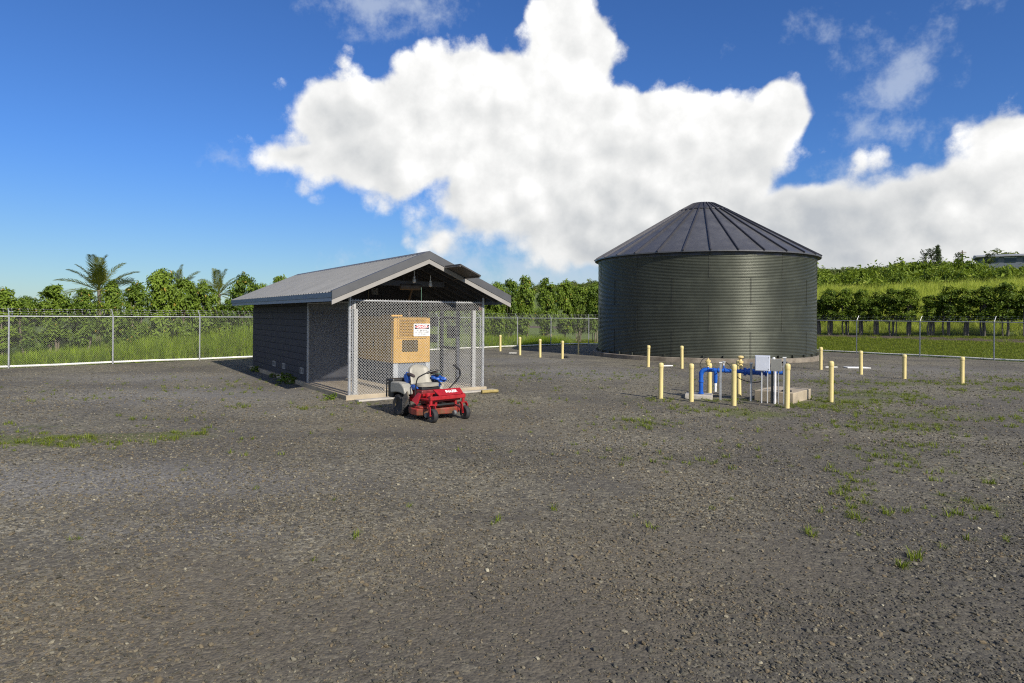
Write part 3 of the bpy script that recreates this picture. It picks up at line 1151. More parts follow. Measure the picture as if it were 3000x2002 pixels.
def build_fence(label, A, D, outn, ts, t_end, pipe_pts):
    """posts at ts along A + D t; chain link, rail, arms, barbed wire"""
    t = thing('chain_link_fence', label, 'fence', (A.x, A.y, 0), math.atan2(D.y, D.x), 'chain link fence round the yard')
    lo = 1.0 if D.x * outn.y - D.y * outn.x > 0 else -1.0       # local y of the outward side
    pm = bay_cache.get(('post', lo))
    if pm is None:
        pm = MB().tube([(0, 0, -0.1), (0, 0, FH)], 0.031, 10).lathe([(0.037, FH - 0.01), (0.037, FH + 0.035), (0.02, FH + 0.05)], 10).mesh('post', M_galv, 40)
        am = MB().tube([(0, 0, FH + 0.03), (0, lo * 0.24, FH + 0.30)], 0.016, 6).mesh('barbed_wire_arm', M_galv, 40)
        bay_cache[('post', lo)] = pm
        bay_cache[('arm', lo)] = am
    am = bay_cache[('arm', lo)]
    zs = [0.0]
    for x_ in ts:
        p_ = link_mesh('post', pm, t, (x_, 0, 0))
        link_mesh('barbed_wire_arm', am, p_)
    ends = list(ts)
    t0, t1 = 0.0, t_end
    cuts = sorted(set([t0] + [x_ for x_ in ts if t0 < x_ < t1] + [t1]))
    for a, b in zip(cuts[:-1], cuts[1:]):
        w_ = round(b - a, 3)
        if w_ < 0.05:
            continue
        key = ('bay', w_)
        if key not in bay_cache:
            bay_cache[key] = (chain_mesh('wire_mesh', w_, FH - 0.05, M_fwire, 0.0017, 0.075, 0.04), MB().tube([(0, 0, FH), (w_, 0, FH)], 0.024, 8).mesh('top_rail', M_galv, 40))
        cm, rm = bay_cache[key]
        link_mesh('wire_mesh', cm, t, (a, lo * 0.034, 0))
        link_mesh('top_rail', rm, t, (a, 0, 0))
    for k in range(3):
        y_, z_ = lo * (0.075 + 0.08 * k), FH + 0.105 + 0.09 * k
        mb = MB()
        pts = []
        for a, b in zip(cuts[:-1], cuts[1:]):
            for s_ in range(5):
                u = s_ / 5
                pts.append((a + (b - a) * u, y_, z_ - 0.012 * 4 * u * (1 - u)))
        pts.append((t1, y_, z_))
        mb.tube(pts, 0.0034, 4)
        x_ = 0.1
        while x_ < t1:
            mb.box((-0.018, -0.003, -0.018), (0.018, 0.003, 0.018), T(x_, y_, z_ - 0.006) @ RY(0.8))
            x_ += 0.25
        mb.build('barbed_wire', M_fwire, t)
    return t


build_fence('left chain link fence running from the photo\'s left edge behind the shed to the tank', FL, FD, FN,
            [9.0 + 3.4 * k for k in range(-2, 10) if 9.0 + 3.4 * k < (K1 - FL).length], (K1 - FL).length, None)
KB = (K2 - K1).normalized()
build_fence('short back stretch of chain link fence half hidden behind the tank', K1, KB, Vector((0.0, 1.0)), [1.35, 4.75, 8.15], (K2 - K1).length, None)
TR = (K2 - Vector((20.6, 38.3))).length
build_fence('right chain link fence with barbed wire along the mown verge', K2, RD, RN, [TR - 6.8, TR - 3.4, TR, TR + 3.45, TR + 6.9, TR + 10.3, TR + 13.7], 30.0, None)


def border_pipe(label, A, B, outn, seed):
    rr = random.Random(seed)
    L_ = (B - A).length
    D = (B - A).normalized()
    pts = []
    n = int(L_ / 1.7)
    for k in range(n + 1):
        q = A + D * (L_ * k / n) + outn * (0.075 + rr.uniform(-0.01, 0.012))
        pts.append((q.x, q.y, 0.070 + rr.uniform(-0.012, 0.012)))
    mb = MB().tube(pts, 0.042, 8)
    for k in range(2, n, 4):
        q = Vector(pts[k])
        mb.tube([q - Vector((D.x, D.y, 0)) * 0.07, q + Vector((D.x, D.y, 0)) * 0.07], 0.044, 8)
    tag(mb.build('border_pipe', M_pvc, smooth=40), label, 'pipe', 'white pipes laid along the foot of the fence')


border_pipe('white pipe along the foot of the left fence', FL, K1, FN, 1)
border_pipe('white pipe along the foot of the back fence beside the tank', K1 + KB * 0.02, K2, Vector((0, 1)), 2)
border_pipe('white pipe along the foot of the right fence', K2 + RD * 0.02, FR, RN, 3)


# ------------------------------------------------------------------ generator shed
SH_W, SH_L1, SH_L2 = 3.84, 3.47, 10.6
SH_TH = 0.5941
SHED = (-3.99, 15.78)


def build_shed():
    t = thing('generator_shed', 'dark block shed with a grey metal gable roof and chain link front', 'shed', (SHED[0], SHED[1], 0), SH_TH)
    W, L1, L2 = SH_W, SH_L1, SH_L2
    M_roof = mat('grey_roof_metal', (0.042, 0.045, 0.050), 0.42, metal=0.35, var=0.08, scale=1.5)
    M_trim = mat('grey_trim_metal', (0.076, 0.078, 0.083), 0.5, metal=0.2, var=0.08, scale=2.0)
    M_pale = mat('pale_fascia', (0.26, 0.247, 0.228), 0.6, var=0.08, scale=3.0)
    M_blue = mat('shade_tint_fascia', (0.125, 0.165, 0.225), 0.55, var=0.08, scale=3.0)
    M_brown = mat('red_brown_timber', (0.115, 0.042, 0.025), 0.7, var=0.2, scale=8.0)
    M_col = mat('galvanised_column', (0.36, 0.36, 0.35), 0.6, metal=0.25, var=0.12, scale=20.0)
    # floor
    mb = MB().box((-0.10, -0.06, -0.15), (W + 0.10, L2 + 0.05, 0.12))
    mb.build('floor_slab', M_slab, t, bevel=0.012)
    mb = MB().box((1.10, 0.42, 0.121), (2.85, 3.40, 0.20))
    mb.build('plinth', M_slab, t, bevel=0.01)
    # left wall in painted blocks
    BH, BL, z00 = 0.2032, 0.4064, -0.0900
    wall = MB().box((0.022, L1, -0.1), (0.185, L2 - 0.01, 2.46)).build('block_wall', M_mortar, t)
    blk = MB().box((0.0, 0.006, 0.006), (0.05, BL - 0.006, BH - 0.006)).mesh('block', M_blockp)
    half = MB().box((0.0, 0.006, 0.006), (0.05, BL / 2 - 0.006, BH - 0.006)).mesh('half_block', M_blockp)
    vb = MB()
    vb.box((-0.002, 0.006, 0.006), (0.05, BL - 0.006, 0.045))
    vb.box((-0.002, 0.006, BH - 0.045), (0.05, BL - 0.006, BH - 0.006))
    for a, b in ((0.006, 0.07), (0.17, 0.235), (0.335, BL - 0.006)):
        vb.box((-0.002, a, 0.045), (0.05, b, BH - 0.045))
    vent = vb.mesh('vent_block', mat('pale_vent_block', (0.24, 0.24, 0.235), 0.85, var=0.2))
    nrow = 12
    for r_ in range(nrow):
        z_ = z00 + BH * r_
        y_ = L1
        if r_ % 2:
            link_mesh('half_block', half, wall, (0, y_, z_))
            y_ += BL / 2
        while y_ < L2 - 0.05:
            if y_ + BL > L2 + 0.02:
                rest = L2 - y_
                if rest > 0.1:
                    link_mesh('half_block', half, wall, (0, y_, z_), scale=(1, rest / (BL / 2), 1))
                break
            is_v = r_ == 2 and any(abs(y_ + BL / 2 - q) < BL / 2 for q in (7.5, 6.25, 4.05))
            link_mesh('vent_block' if is_v else 'block', vent if is_v else blk, wall, (random.uniform(-0.002, 0.002), y_, z_))
            y_ += BL
    MB().box((-0.035, L1, -0.1), (0.02, L2, 0.035)).build('footing', M_conc, t)
    # right, rear and partition walls
    MB().box((W - 0.19, L1, -0.1), (W, L2, 2.46)).build('right_wall', M_blockp, t)
    gable = [(0.19, -0.1), (W - 0.19, -0.1), (W - 0.19, 2.45), (W - 0.19, 2.62), (W / 2, 3.50), (0.19, 2.62), (0.19, 2.45)]
    MB().prism(gable, L2 - 0.19, L2 - 0.001, 'y').build('rear_wall', M_blockp, t)
    MB().prism(gable, L1 + 0.002, L1 + 0.19, 'y').build('partition_wall', M_blockp, t)
    # roof: each slope a ribbed sheet
    ov, a0, a1, ze, zr = 0.58, -0.46, 11.5, 2.63, 3.72
    hw = W / 2 + ov
    slp = math.atan2(zr - ze, hw)
    ln = math.hypot(zr - ze, hw)
    for sgn in (-1, 1):
        mb = MB()
        prof = []
        y_ = a0 + 0.02
        pit = 0.229
        while y_ < a1 - 0.05:
            prof += [(y_, 0.0), (y_ + pit * 0.66, 0.0), (y_ + pit * 0.72, 0.030), (y_ + pit * 0.90, 0.030), (y_ + pit * 0.96, 0.0)]
            y_ += pit
        prof.append((a1, 0.0))
        o = len(mb.v)
        for (yy, hh) in prof:
            for u in (0.0, ln + 0.03):
                x_ = u * math.cos(slp) - hh * math.sin(slp) * -1.0
                z_ = zr - u * math.sin(slp) + hh * math.cos(slp)
                mb.v.append((W / 2 + sgn * (u * math.cos(slp) + hh * math.sin(slp)), yy, z_))
        for i_ in range(len(prof) - 1):
            q = (o + 2 * i_, o + 2 * i_ + 1, o + 2 * i_ + 3, o + 2 * i_ + 2)
            mb.f.append(q if sgn > 0 else q[::-1])
            mb.mi.append(0)
        mb.build('roof_slope', M_roof, t)
        # boarding under the sheets
        pts = [(W / 2, zr - 0.012), (W / 2 + sgn * hw, ze - 0.012), (W / 2 + sgn * hw, ze - 0.045), (W / 2, zr - 0.05)]
        MB().prism(pts, a0 + 0.03, a1 - 0.02, 'y').build('roof_deck', M_dark, t)
        # rake trim at the front: a dark metal band over a pale board
        dx, dz = sgn * hw, ze - zr
        for (yy0, yy1, top, bot, mm, nm) in ((a0 - 0.035, a0 + 0.015, 0.030, -0.175, M_trim, 'rake_flashing'), (a0 - 0.020, a0 + 0.01, -0.178, -0.295, M_pale, 'rake_board')):
            pts = [(W / 2, zr + top), (W / 2 + dx * 1.012, ze + top), (W / 2 + dx * 1.012, ze + bot), (W / 2, zr + bot)]
            MB().prism(pts, yy0, yy1, 'y').build(nm, mm, t)
        pts = [(W / 2, zr + 0.03), (W / 2 + dx * 1.012, ze + 0.03), (W / 2 + dx * 1.012, ze + 0.026), (W / 2, zr + 0.026)]
        MB().prism(pts, a0 + 0.016, a0 + 0.14, 'y').build('rake_cap', M_trim, t)
        pts = [(W / 2, zr + 0.02), (W / 2 + dx, ze + 0.02), (W / 2 + dx, ze - 0.2), (W / 2, zr - 0.2)]
        MB().prism(pts, a1 - 0.01, a1 + 0.02, 'y').build('rear_rake_board', M_trim, t)
        # eave boards, the blue of sky-lit shade mixed into their base colours
        x_ = W / 2 + sgn * hw
        xa, xb = sorted((x_, x_ + sgn * 0.03))
        MB().box((xa, a0 + 0.02, ze - 0.125), (xb, a1, ze - 0.004)).build('eave_flashing', M_blue, t)
        xa, xb = sorted((x_ - sgn * 0.02, x_ + sgn * 0.012))
        MB().box((xa, a0 + 0.02, ze - 0.215), (xb, a1 - 0.01, ze - 0.128)).build('eave_board', mat('shade_tint_board', (0.20, 0.245, 0.31), 0.6, var=0.06), t)
        # rafters
        y_ = 0.1
        while y_ < L1:
            pts = [(W / 2, zr - 0.055), (W / 2 + dx * 0.97, ze + 0.033 - 0.085), (W / 2 + dx * 0.97, ze - 0.16), (W / 2, zr - 0.22)]
            MB().prism(pts, y_, y_ + 0.05, 'y').build('rafter', M_dark, t)
            y_ += 0.61
        # side beam on the wall line, brown sawn end to the front
        xb0 = 0.02 if sgn < 0 else W - 0.14
        bm = MB().box((xb0, 0.02, 2.24), (xb0 + 0.12, L1, 2.475)).build('side_beam', M_dark, t)
        MB().box((xb0 + 0.004, 0.0, 2.244), (xb0 + 0.116, 0.019, 2.47)).build('beam_end', M_brown, bm)
    MB().prism([(W / 2 - 0.17, zr - 0.045), (W / 2, zr + 0.032), (W / 2 + 0.17, zr - 0.045), (W / 2 + 0.17, zr - 0.052), (W / 2, zr + 0.024), (W / 2 - 0.17, zr - 0.052)], a0 + 0.14, a1, 'y').build('ridge_cap', M_trim, t)
    MB().box((W / 2 - 0.04, 0.0, 3.30), (W / 2 + 0.04, L1, 3.49)).build('ridge_beam', M_dark, t)
    MB().box((0.95, 0.52, 2.88), (W - 0.95, 0.57, 3.02)).build('collar_tie', mat('tie_timber', (0.075, 0.076, 0.085), 0.8, var=0.15), t)
    # front columns
    for x_ in (0.13, W - 0.30):
        c = MB().box((x_, 0.06, 0.121), (x_ + 0.105, 0.165, 2.24)).build('column', M_col, t, bevel=0.006)
        MB().box((x_ - 0.02, 0.04, 0.1205), (x_ + 0.125, 0.19, 0.135)).build('base_plate', M_col, c)
    # chain link front and sides
    def panel(name, wid, hgt, loc, rz, r_=0.0017):
        me = chain_mesh('wire_mesh', wid, hgt, M_wire, r_, 0.0715, 0.0)
        return link_mesh('wire_mesh', me, t, loc, (0, 0, rz))
    GT = 2.45
    panel('front', W, GT - 0.06 + 0.04, (0, -0.036, 0.06), 0.0, 0.0026)
    panel('side', L1, GT - 0.08, (-0.036, 0, 0.06), PI / 2)
    panel('side', L1, GT - 0.08, (W + 0.036, 0, 0.06), PI / 2)
    for (x_, y_, r_, top) in ((0, 0, 0.038, 2.60), (W, 0, 0.038, 2.60), (0, L1 - 0.04, 0.034, 2.44), (W, L1 - 0.04, 0.034, 2.44)):
        p_ = MB().tube([(x_, y_, -0.1), (x_, y_, top)], r_, 12).build('fence_post', M_galv, t, smooth=40)
        if y_ == 0:
            for k in range(7):
                z_ = 0.18 + 0.36 * k
                MB().lathe([(r_ + 0.006, z_), (r_ + 0.006, z_ + 0.022)], 12, T(x_, y_, 0)).box((x_ + (0.03 if x_ == 0 else -0.075), y_ - 0.014, z_), (x_ + (0.075 if x_ == 0 else -0.03), y_ + 0.006, z_ + 0.022)).build('tension_band', M_galv, p_, smooth=40)
    for (p0, p1, nm) in (((0.03, 0, GT), (W - 0.03, 0, GT), 'top_rail'), ((0, 0.03, GT - 0.03), (0, L1 - 0.06, GT - 0.03), 'top_rail'), ((W, 0.03, GT - 0.03), (W, L1 - 0.06, GT - 0.03), 'top_rail')):
        MB().tube([p0, p1], 0.024, 10).build(nm, M_galv, t, smooth=40)
    for x_ in (0.055, W - 0.055):
        MB().box((x_ - 0.006, -0.046, 0.10), (x_ + 0.006, -0.040, GT - 0.02)).build('tension_bar', M_galv, t)
    # latch plate at the gate's top corner
    MB().box((0.075, -0.05, 2.23), (0.135, -0.042, 2.42)).build('latch_plate', M_col, t)
    # dark steel frame of the right side opening with two cabinets hung on it
    M_navy = mat('navy_steel', (0.026, 0.030, 0.050), 0.5, var=0.15)
    fr = MB()
    for y_ in (1.24, 2.24):
        fr.box((W - 0.16, y_ - 0.045, 0.121), (W - 0.07, y_ + 0.045, 2.23))
    for z_ in (2.02, 1.12):
        fr.box((W - 0.15, 1.285, z_ - 0.04), (W - 0.08, 2.195, z_ + 0.04))
    fr.build('side_frame', M_navy, t)
    MB().box((W - 0.20, 1.35, 1.42), (W - 0.09, 1.75, 1.78)).build('wall_cabinet', M_navy, t, bevel=0.008)
    MB().box((W - 0.20, 2.55, 1.75), (W - 0.07, 2.95, 2.05)).build('wall_cabinet', M_navy, t, bevel=0.008)
    MB().box((W - 0.20, 2.60, 1.25), (W - 0.07, 3.05, 1.50)).build('wall_cabinet', M_navy, t, bevel=0.008)
    # louvre and conduit on the partition
    lv = MB().box((1.93, L1 - 0.035, 2.73), (2.14, L1 - 0.002, 2.93)).build('louvre', mat('louvre_grey', (0.26, 0.26, 0.26), 0.6), t)
    for k in range(4):
        MB().box((1.945, -0.008, -0.020), (2.125, 0.004, 0.020), T(0, L1 - 0.045, 2.76 + 0.045 * k) @ RX(-0.5)).build('slat', mat('louvre_slat', (0.33, 0.33, 0.33), 0.6), lv)
    MB().tube([(1.83, L1 - 0.03, 2.10), (1.83, L1 - 0.03, 2.95), (1.80, L1 - 0.10, 3.0)], 0.014, 8).build('conduit', mat('dull_conduit', (0.22, 0.20, 0.14), 0.6), t, smooth=40)
    # flat panel hung out over the right rake
    dirx = Vector((math.cos(slp), 0, -math.sin(slp)))
    c0 = Vector((2.36, -0.50, 3.36))
    mb = MB()
    u, v_ = dirx * 0.66, Vector((0.0, -0.80, 0.0))
    nrm = Vector((math.sin(slp), 0, math.cos(slp))) * 0.035
    q = [c0, c0 + u, c0 + u + v_, c0 + v_]
    mb.add(q + [x_ + nrm for x_ in q], [(0, 1, 2, 3), (7, 6, 5, 4), (0, 4, 5, 1), (1, 5, 6, 2), (2, 6, 7, 3), (3, 7, 4, 0)])
    pn = mb.build('overhang_panel', mat('bronze_panel', (0.040, 0.036, 0.034), 0.5, var=0.1), t)
    for s_ in (0.02, 0.98):
        p0 = c0 + u * s_ - nrm * 0.6
        MB().tube([p0 + Vector((0, 0.55, 0)), p0 + v_], 0.016, 6).build('bracket_arm', mat('bracket_steel', (0.16, 0.15, 0.14), 0.5, metal=0.3), pn)
    return t


build_shed()


def shed_pt(w, l, z):
    c, s = math.cos(SH_TH), math.sin(SH_TH)
    return (SHED[0] + c * w - s * l, SHED[1] + s * w + c * l, z)


def build_generator():
    M_yel = mat('tan_yellow_enamel', (0.50, 0.285, 0.052), 0.5, var=0.10, scale=2.0, c2=(0.38, 0.22, 0.05), fac2=0.18)
    M_yel2 = mat('shadow_gap', (0.10, 0.06, 0.02), 0.7)
    M_base = mat('grey_blue_base', (0.045, 0.055, 0.075), 0.55, var=0.12, scale=3.0)
    t = thing('generator', 'tan yellow standby generator cabinet on a grey base inside the shed', 'generator', shed_pt(1.43, 0.62, 0.20), SH_TH)
    w, l = 1.08, 2.66
    MB().box((0.03, 0.04, 0.001), (w - 0.03, l - 0.05, 0.595)).build('base_tank', M_base, t, bevel=0.01)
    for x_ in (0.0, w - 0.13):
        MB().box((x_, 0.0, 0.001), (x_ + 0.13, 0.035, 0.60)).build('base_leg', mat('pale_grey_steel', (0.36, 0.38, 0.40), 0.5), t)
    MB().box((0.135, 0.012, 0.03), (w - 0.135, 0.030, 0.585)).build('base_front', mat('grey_blue_front', (0.17, 0.19, 0.22), 0.55, var=0.1), t)
    MB().box((0.30, 0.002, 0.25), (0.36, 0.012, 0.31)).build('drain_plug', M_black, t)
    body = MB().box((0, 0, 0.61), (w, l, 1.86)).build('enclosure', M_yel, t, bevel=0.012)
    MB().box((-0.025, 0.10, 1.862), (0.30, 0.75, 1.905)).build('lifting_eave', M_yel, t)
    fr = MB()
    x0, x1, z0, z1 = 0.13, 0.955, 1.29, 1.815
    fr.box((x0, -0.012, z0), (x1, -0.001, z1))
    lp = fr.build('louvre_panel', M_yel2, t)
    sl = MB().box((0, -0.010, 0.0), (x1 - x0 - 0.05, 0.012, 0.0240), RX(0.30)).mesh('slat', M_yel)
    for k in range(12):
        link_mesh('slat', sl, lp, (x0 + 0.025, -0.020, z0 + 0.022 + 0.0415 * k))
    for a, b in (((x0 - 0.02, z0 - 0.02), (x1 + 0.02, z0 + 0.012)), ((x0 - 0.02, z1 - 0.012), (x1 + 0.02, z1 + 0.02)), ((x0 - 0.02, z0), (x0 + 0.025, z1)), ((x1 - 0.025, z0), (x1 + 0.02, z1))):
        MB().box((a[0], -0.022, a[1]), (b[0], -0.002, b[1])).build('louvre_frame', M_yel, lp)
    # doors and latches on the long left side
    for k in range(3):
        y_ = 0.10 + 0.85 * k
        d_ = MB().box((-0.010, y_, 0.66), (-0.001, y_ + 0.80, 1.80)).build('side_door', M_yel, t, bevel=0.003)
        MB().box((-0.028, y_ + 0.40, 0.98), (-0.011, y_ + 0.44, 1.14)).build('door_handle', M_black, d_)
        MB().box((-0.020, y_ + 0.25, 1.60), (-0.011, y_ + 0.30, 1.65)).build('door_lock', M_black, d_)


build_generator()


def build_shed_fittings():
    # exhaust muffler hung under the ridge
    rz = SH_TH
    o = shed_pt(1.55, 0.55, 2.86)
    t = thing('exhaust_muffler', 'dull brown cylindrical exhaust muffler hung under the shed gable', 'muffler', o, rz)
    M_m = mat('rusty_muffler', (0.095, 0.075, 0.060), 0.6, metal=0.3, var=0.25, scale=6.0)
    MB().lathe([(0.0, 0.0), (0.075, 0.015), (0.085, 0.03), (0.085, 0.60), (0.075, 0.63), (0.0, 0.645)], 18, RY(PI / 2)).build('drum', M_m, t, smooth=35)
    MB().tube([(0.55, 0.06, 0.0), (0.62, 0.5, 0.0), (0.62, 0.7, -0.35), (0.62, 0.7, -0.78)], 0.035, 10).build('exhaust_pipe', M_m, t, smooth=40)
    for x_ in (0.12, 0.52):
        MB().box((x_, -0.01, 0.08), (x_ + 0.02, 0.01, 0.50)).build('hanger', M_dark, t)
    # jar lamps
    M_gl = mat('frosted_glass', (0.46, 0.46, 0.45), 0.2, var=0.04)
    for (w, z, st, lab) in ((1.86, 3.02, 0.30, 'white jar lamp hanging on a thin stem under the gable, left of the pair'), (2.34, 2.93, 0.16, 'white jar lamp at the right end of the muffler under the gable')):
        l_ = thing('jar_lamp', lab, 'lamp', shed_pt(w, 0.28, z), rz, 'jar lamps under the shed gable')
        l_.scale = (0.82, 0.82, 0.82)
        MB().lathe([(0.0, -0.085), (0.035, -0.08), (0.058, -0.05), (0.062, 0.0), (0.050, 0.05), (0.035, 0.075), (0.035, 0.08)], 14).build('glass_jar', M_gl, l_, smooth=50)
        MB().lathe([(0.030, 0.081), (0.040, 0.085), (0.034, 0.125), (0.012, 0.14)], 12).build('socket', M_white, l_, smooth=40)
        MB().tube([(0, 0, 0.14), (0, 0, 0.14 + st)], 0.010, 6).build('stem', M_white, l_)
    mb = MB()
    p = [(0, 0, 2.84), (0.01, 0.02, 2.5), (0.03, 0.05, 2.06)]
    mb.tube(p, 0.006, 5)
    o_ = mb.build('hanging_cord', mat('green_cord', (0.12, 0.25, 0.18), 0.7), loc=shed_pt(2.08, 0.30, 0.0), rz=rz)
    tag(o_, 'thin green cord hanging from the muffler down to the generator', 'cord')
    # sign on the gate
    s = thing('danger_sign', 'white rectangular DANGER no smoking sign wired to the chain link gate', 'sign', shed_pt(1.69, -0.062, 1.55), rz)
    W_, H_ = 0.47, 0.325
    c = 0.018
    poly = []
    for (x_, z_, a_) in ((c, c, 180), (W_ - c, c, 270), (W_ - c, H_ - c, 0), (c, H_ - c, 90)):
        for k in range(4):
            an = R(a_ + 30 * k)
            poly.append((x_ + c * math.cos(an), z_ + c * math.sin(an)))
    M_sw = mat('sign_white', (0.80, 0.80, 0.79), 0.35, var=0.02)
    M_sb = mat('sign_black', (0.012, 0.012, 0.018), 0.4, var=0.02)
    M_sr = mat('sign_red', (0.45, 0.012, 0.025), 0.4, var=0.02)
    MB().prism(poly, -0.004, 0.0, 'y').build('plate', M_sw, s)
    hd = MB().box((0.025, -0.0062, 0.190), (W_ - 0.025, -0.0042, H_ - 0.022)).build('header', M_sb, s)

    def oval(rx_, rz_, y0, y1, m_):
        MB().prism([(W_ / 2 + rx_ * math.cos(2 * PI * k / 32), 0.2465 + rz_ * math.sin(2 * PI * k / 32)) for k in range(32)], y0, y1, 'y').build('oval', m_, hd)
    oval(0.200, 0.050, -0.0080, -0.0064, M_sw)
    oval(0.190, 0.043, -0.0098, -0.0082, M_sr)
    F_ = lambda x_, z_: T(x_, -0.0115, z_) @ RX(PI / 2)
    text('DANGER', 0.082, M_sw, hd, F_(W_ / 2, 0.2465), offset=0.0022, sx=0.92)
    for k, l_ in enumerate(('NO SMOKING', 'NO OPEN FLAMES', 'NO SPARKS')):
        text(l_, 0.050, M_sb, s, T(W_ / 2, -0.0055, 0.155 - 0.050 * k) @ RX(PI / 2), offset=0.0006)
    # plank along the front and a short offcut
    a, b = Vector((-3.72, 15.46, 0)), Vector((-0.47, 17.98, 0))
    d = (b - a)
    mb = MB()
    n = 6
    for k in range(n):
        x0, x1 = d.length * k / n, d.length * (k + 1) / n
    mb.box((0, -0.10, 0.005), (d.length, 0.10, 0.048))
    o_ = mb.build('plank', mat('weathered_plank', (0.36, 0.335, 0.30), 0.85, var=0.18, scale=3.0, bump=0.002, bscale=30), loc=(a.x, a.y, 0), rz=math.atan2(d.y, d.x), bevel=0.006)
    tag(o_, 'long weathered grey plank lying along the front of the shed', 'plank')
    a, b = Vector((-0.80, 17.22, 0)), Vector((-0.37, 17.46, 0))
    d = b - a
    mb = MB().tube([(0, 0, 0.05), (d.length * 0.5, 0.01, 0.055), (d.length, 0, 0.05)], [0.05, 0.047, 0.046], 10)
    o_ = mb.build('timber_offcut', mat('yellowed_timber', (0.27, 0.21, 0.075), 0.8, var=0.25, scale=8.0), smooth=40, loc=(a.x, a.y, 0), rz=math.atan2(d.y, d.x))
    tag(o_, 'short yellowish round timber offcut on the gravel right of the shed', 'timber')


build_shed_fittings()


# ------------------------------------------------------------------ yellow bollards
M_bol = mat('pale_yellow_sleeve', (0.60, 0.495, 0.215), 0.55, var=0.12, scale=5.0, c2=(0.46, 0.36, 0.17), fac2=0.28, streak=True)
BOL = MB().lathe([(0.058, -0.08), (0.058, 0.86)], 18).mesh('post_sleeve', M_bol, 40)
BCAP = MB().lathe([(0.064, 0.845), (0.066, 0.855), (0.066, 0.935), (0.058, 0.962), (0.030, 0.978), (0.0, 0.982)], 18).mesh('domed_cap', M_bol, 50)
for (x, y, h, lab) in [
        (3.82, 16.41, 0.93, 'pale yellow bollard standing alone left of the blue pipework'),
        (4.47, 15.94, 0.95, 'pale yellow bollard in front of the small pad under the blue riser'),
        (5.30, 15.28, 0.99, 'pale yellow bollard in front of the middle of the blue pipe'),
        (6.40, 14.90, 1.04, 'tall pale yellow bollard just right of the two electrical boxes'),
        (7.99, 16.04, 1.03, 'pale yellow bollard at the right of the large concrete block'),
        (5.42, 17.55, 0.85, 'pale yellow bollard behind the blue pipe under the first tan valve'),
        (6.05, 17.05, 0.97, 'pale yellow bollard half hidden behind the blue pipe near the second tan valve'),
        (5.71, 26.82, 0.91, 'pale yellow bollard in front of the tank, left of the pair there'),
        (6.94, 26.15, 0.93, 'pale yellow bollard in front of the tank, right of the pair there'),
        (12.57, 26.08, 0.92, 'pale yellow bollard at the right edge of the tank'),
        (13.06, 23.98, 0.89, 'pale yellow bollard beside the flat white plate right of the tank'),
        (13.64, 22.28, 0.86, 'pale yellow bollard second from the right in the photo'),
        (14.63, 20.83, 0.88, 'pale yellow bollard standing farthest right in the photo'),
        (-0.68, 37.95, 0.97, 'pale yellow bollard nearest the shed in the row by the back fence'),
        (0.44, 34.28, 0.98, 'pale yellow bollard second from the shed in the row by the back fence'),
        (1.44, 32.58, 0.94, 'pale yellow bollard third from the shed in the row by the back fence'),
        (2.50, 31.69, 0.89, 'pale yellow bollard with a black scrap at its foot, left of the tank')]:
    b_ = thing('bollard', lab, 'bollard', (x, y, 0), random.uniform(0, 6), 'pale yellow bollards round the tank and pipework')
    s_ = h / 0.982
    k_ = 1.0 if y < 19 else 1.12
    b_.rotation_euler = (random.gauss(0, 0.008), random.gauss(0, 0.008), 0)
    link_mesh('post_sleeve', BOL, b_, scale=(k_, k_, s_))
    link_mesh('domed_cap', BCAP, b_, scale=(k_, k_, s_))

# standpipe left of the tank
t = thing('standpipe', 'pale yellow standpipe with a valve head left of the tank', 'standpipe', (3.69, 35.44, 0))
MB().tube([(0, 0, -0.08), (0, 0, 0.86)], 0.045, 12).build('pipe', M_bol, t, smooth=40)
MB().lathe([(0.05, 0.80), (0.075, 0.81), (0.075, 0.85), (0.06, 0.86), (0.06, 0.95), (0.08, 0.955), (0.08, 0.99), (0.05, 1.0), (0.045, 1.07), (0.018, 1.10), (0.016, 1.15)], 14).build('valve_body', M_bol, t, smooth=35)
MB().lathe([(0.045, -0.02), (0.045, 0.10), (0.055, 0.10), (0.055, 0.13)], 12, T(0, 0, 0.905) @ RY(-PI / 2)).build('outlet', M_bol, t, smooth=35)
MB().box((-0.09, -0.012, 1.14), (0.09, 0.012, 1.165), RY(0.0)).build('handle', M_bol, t)


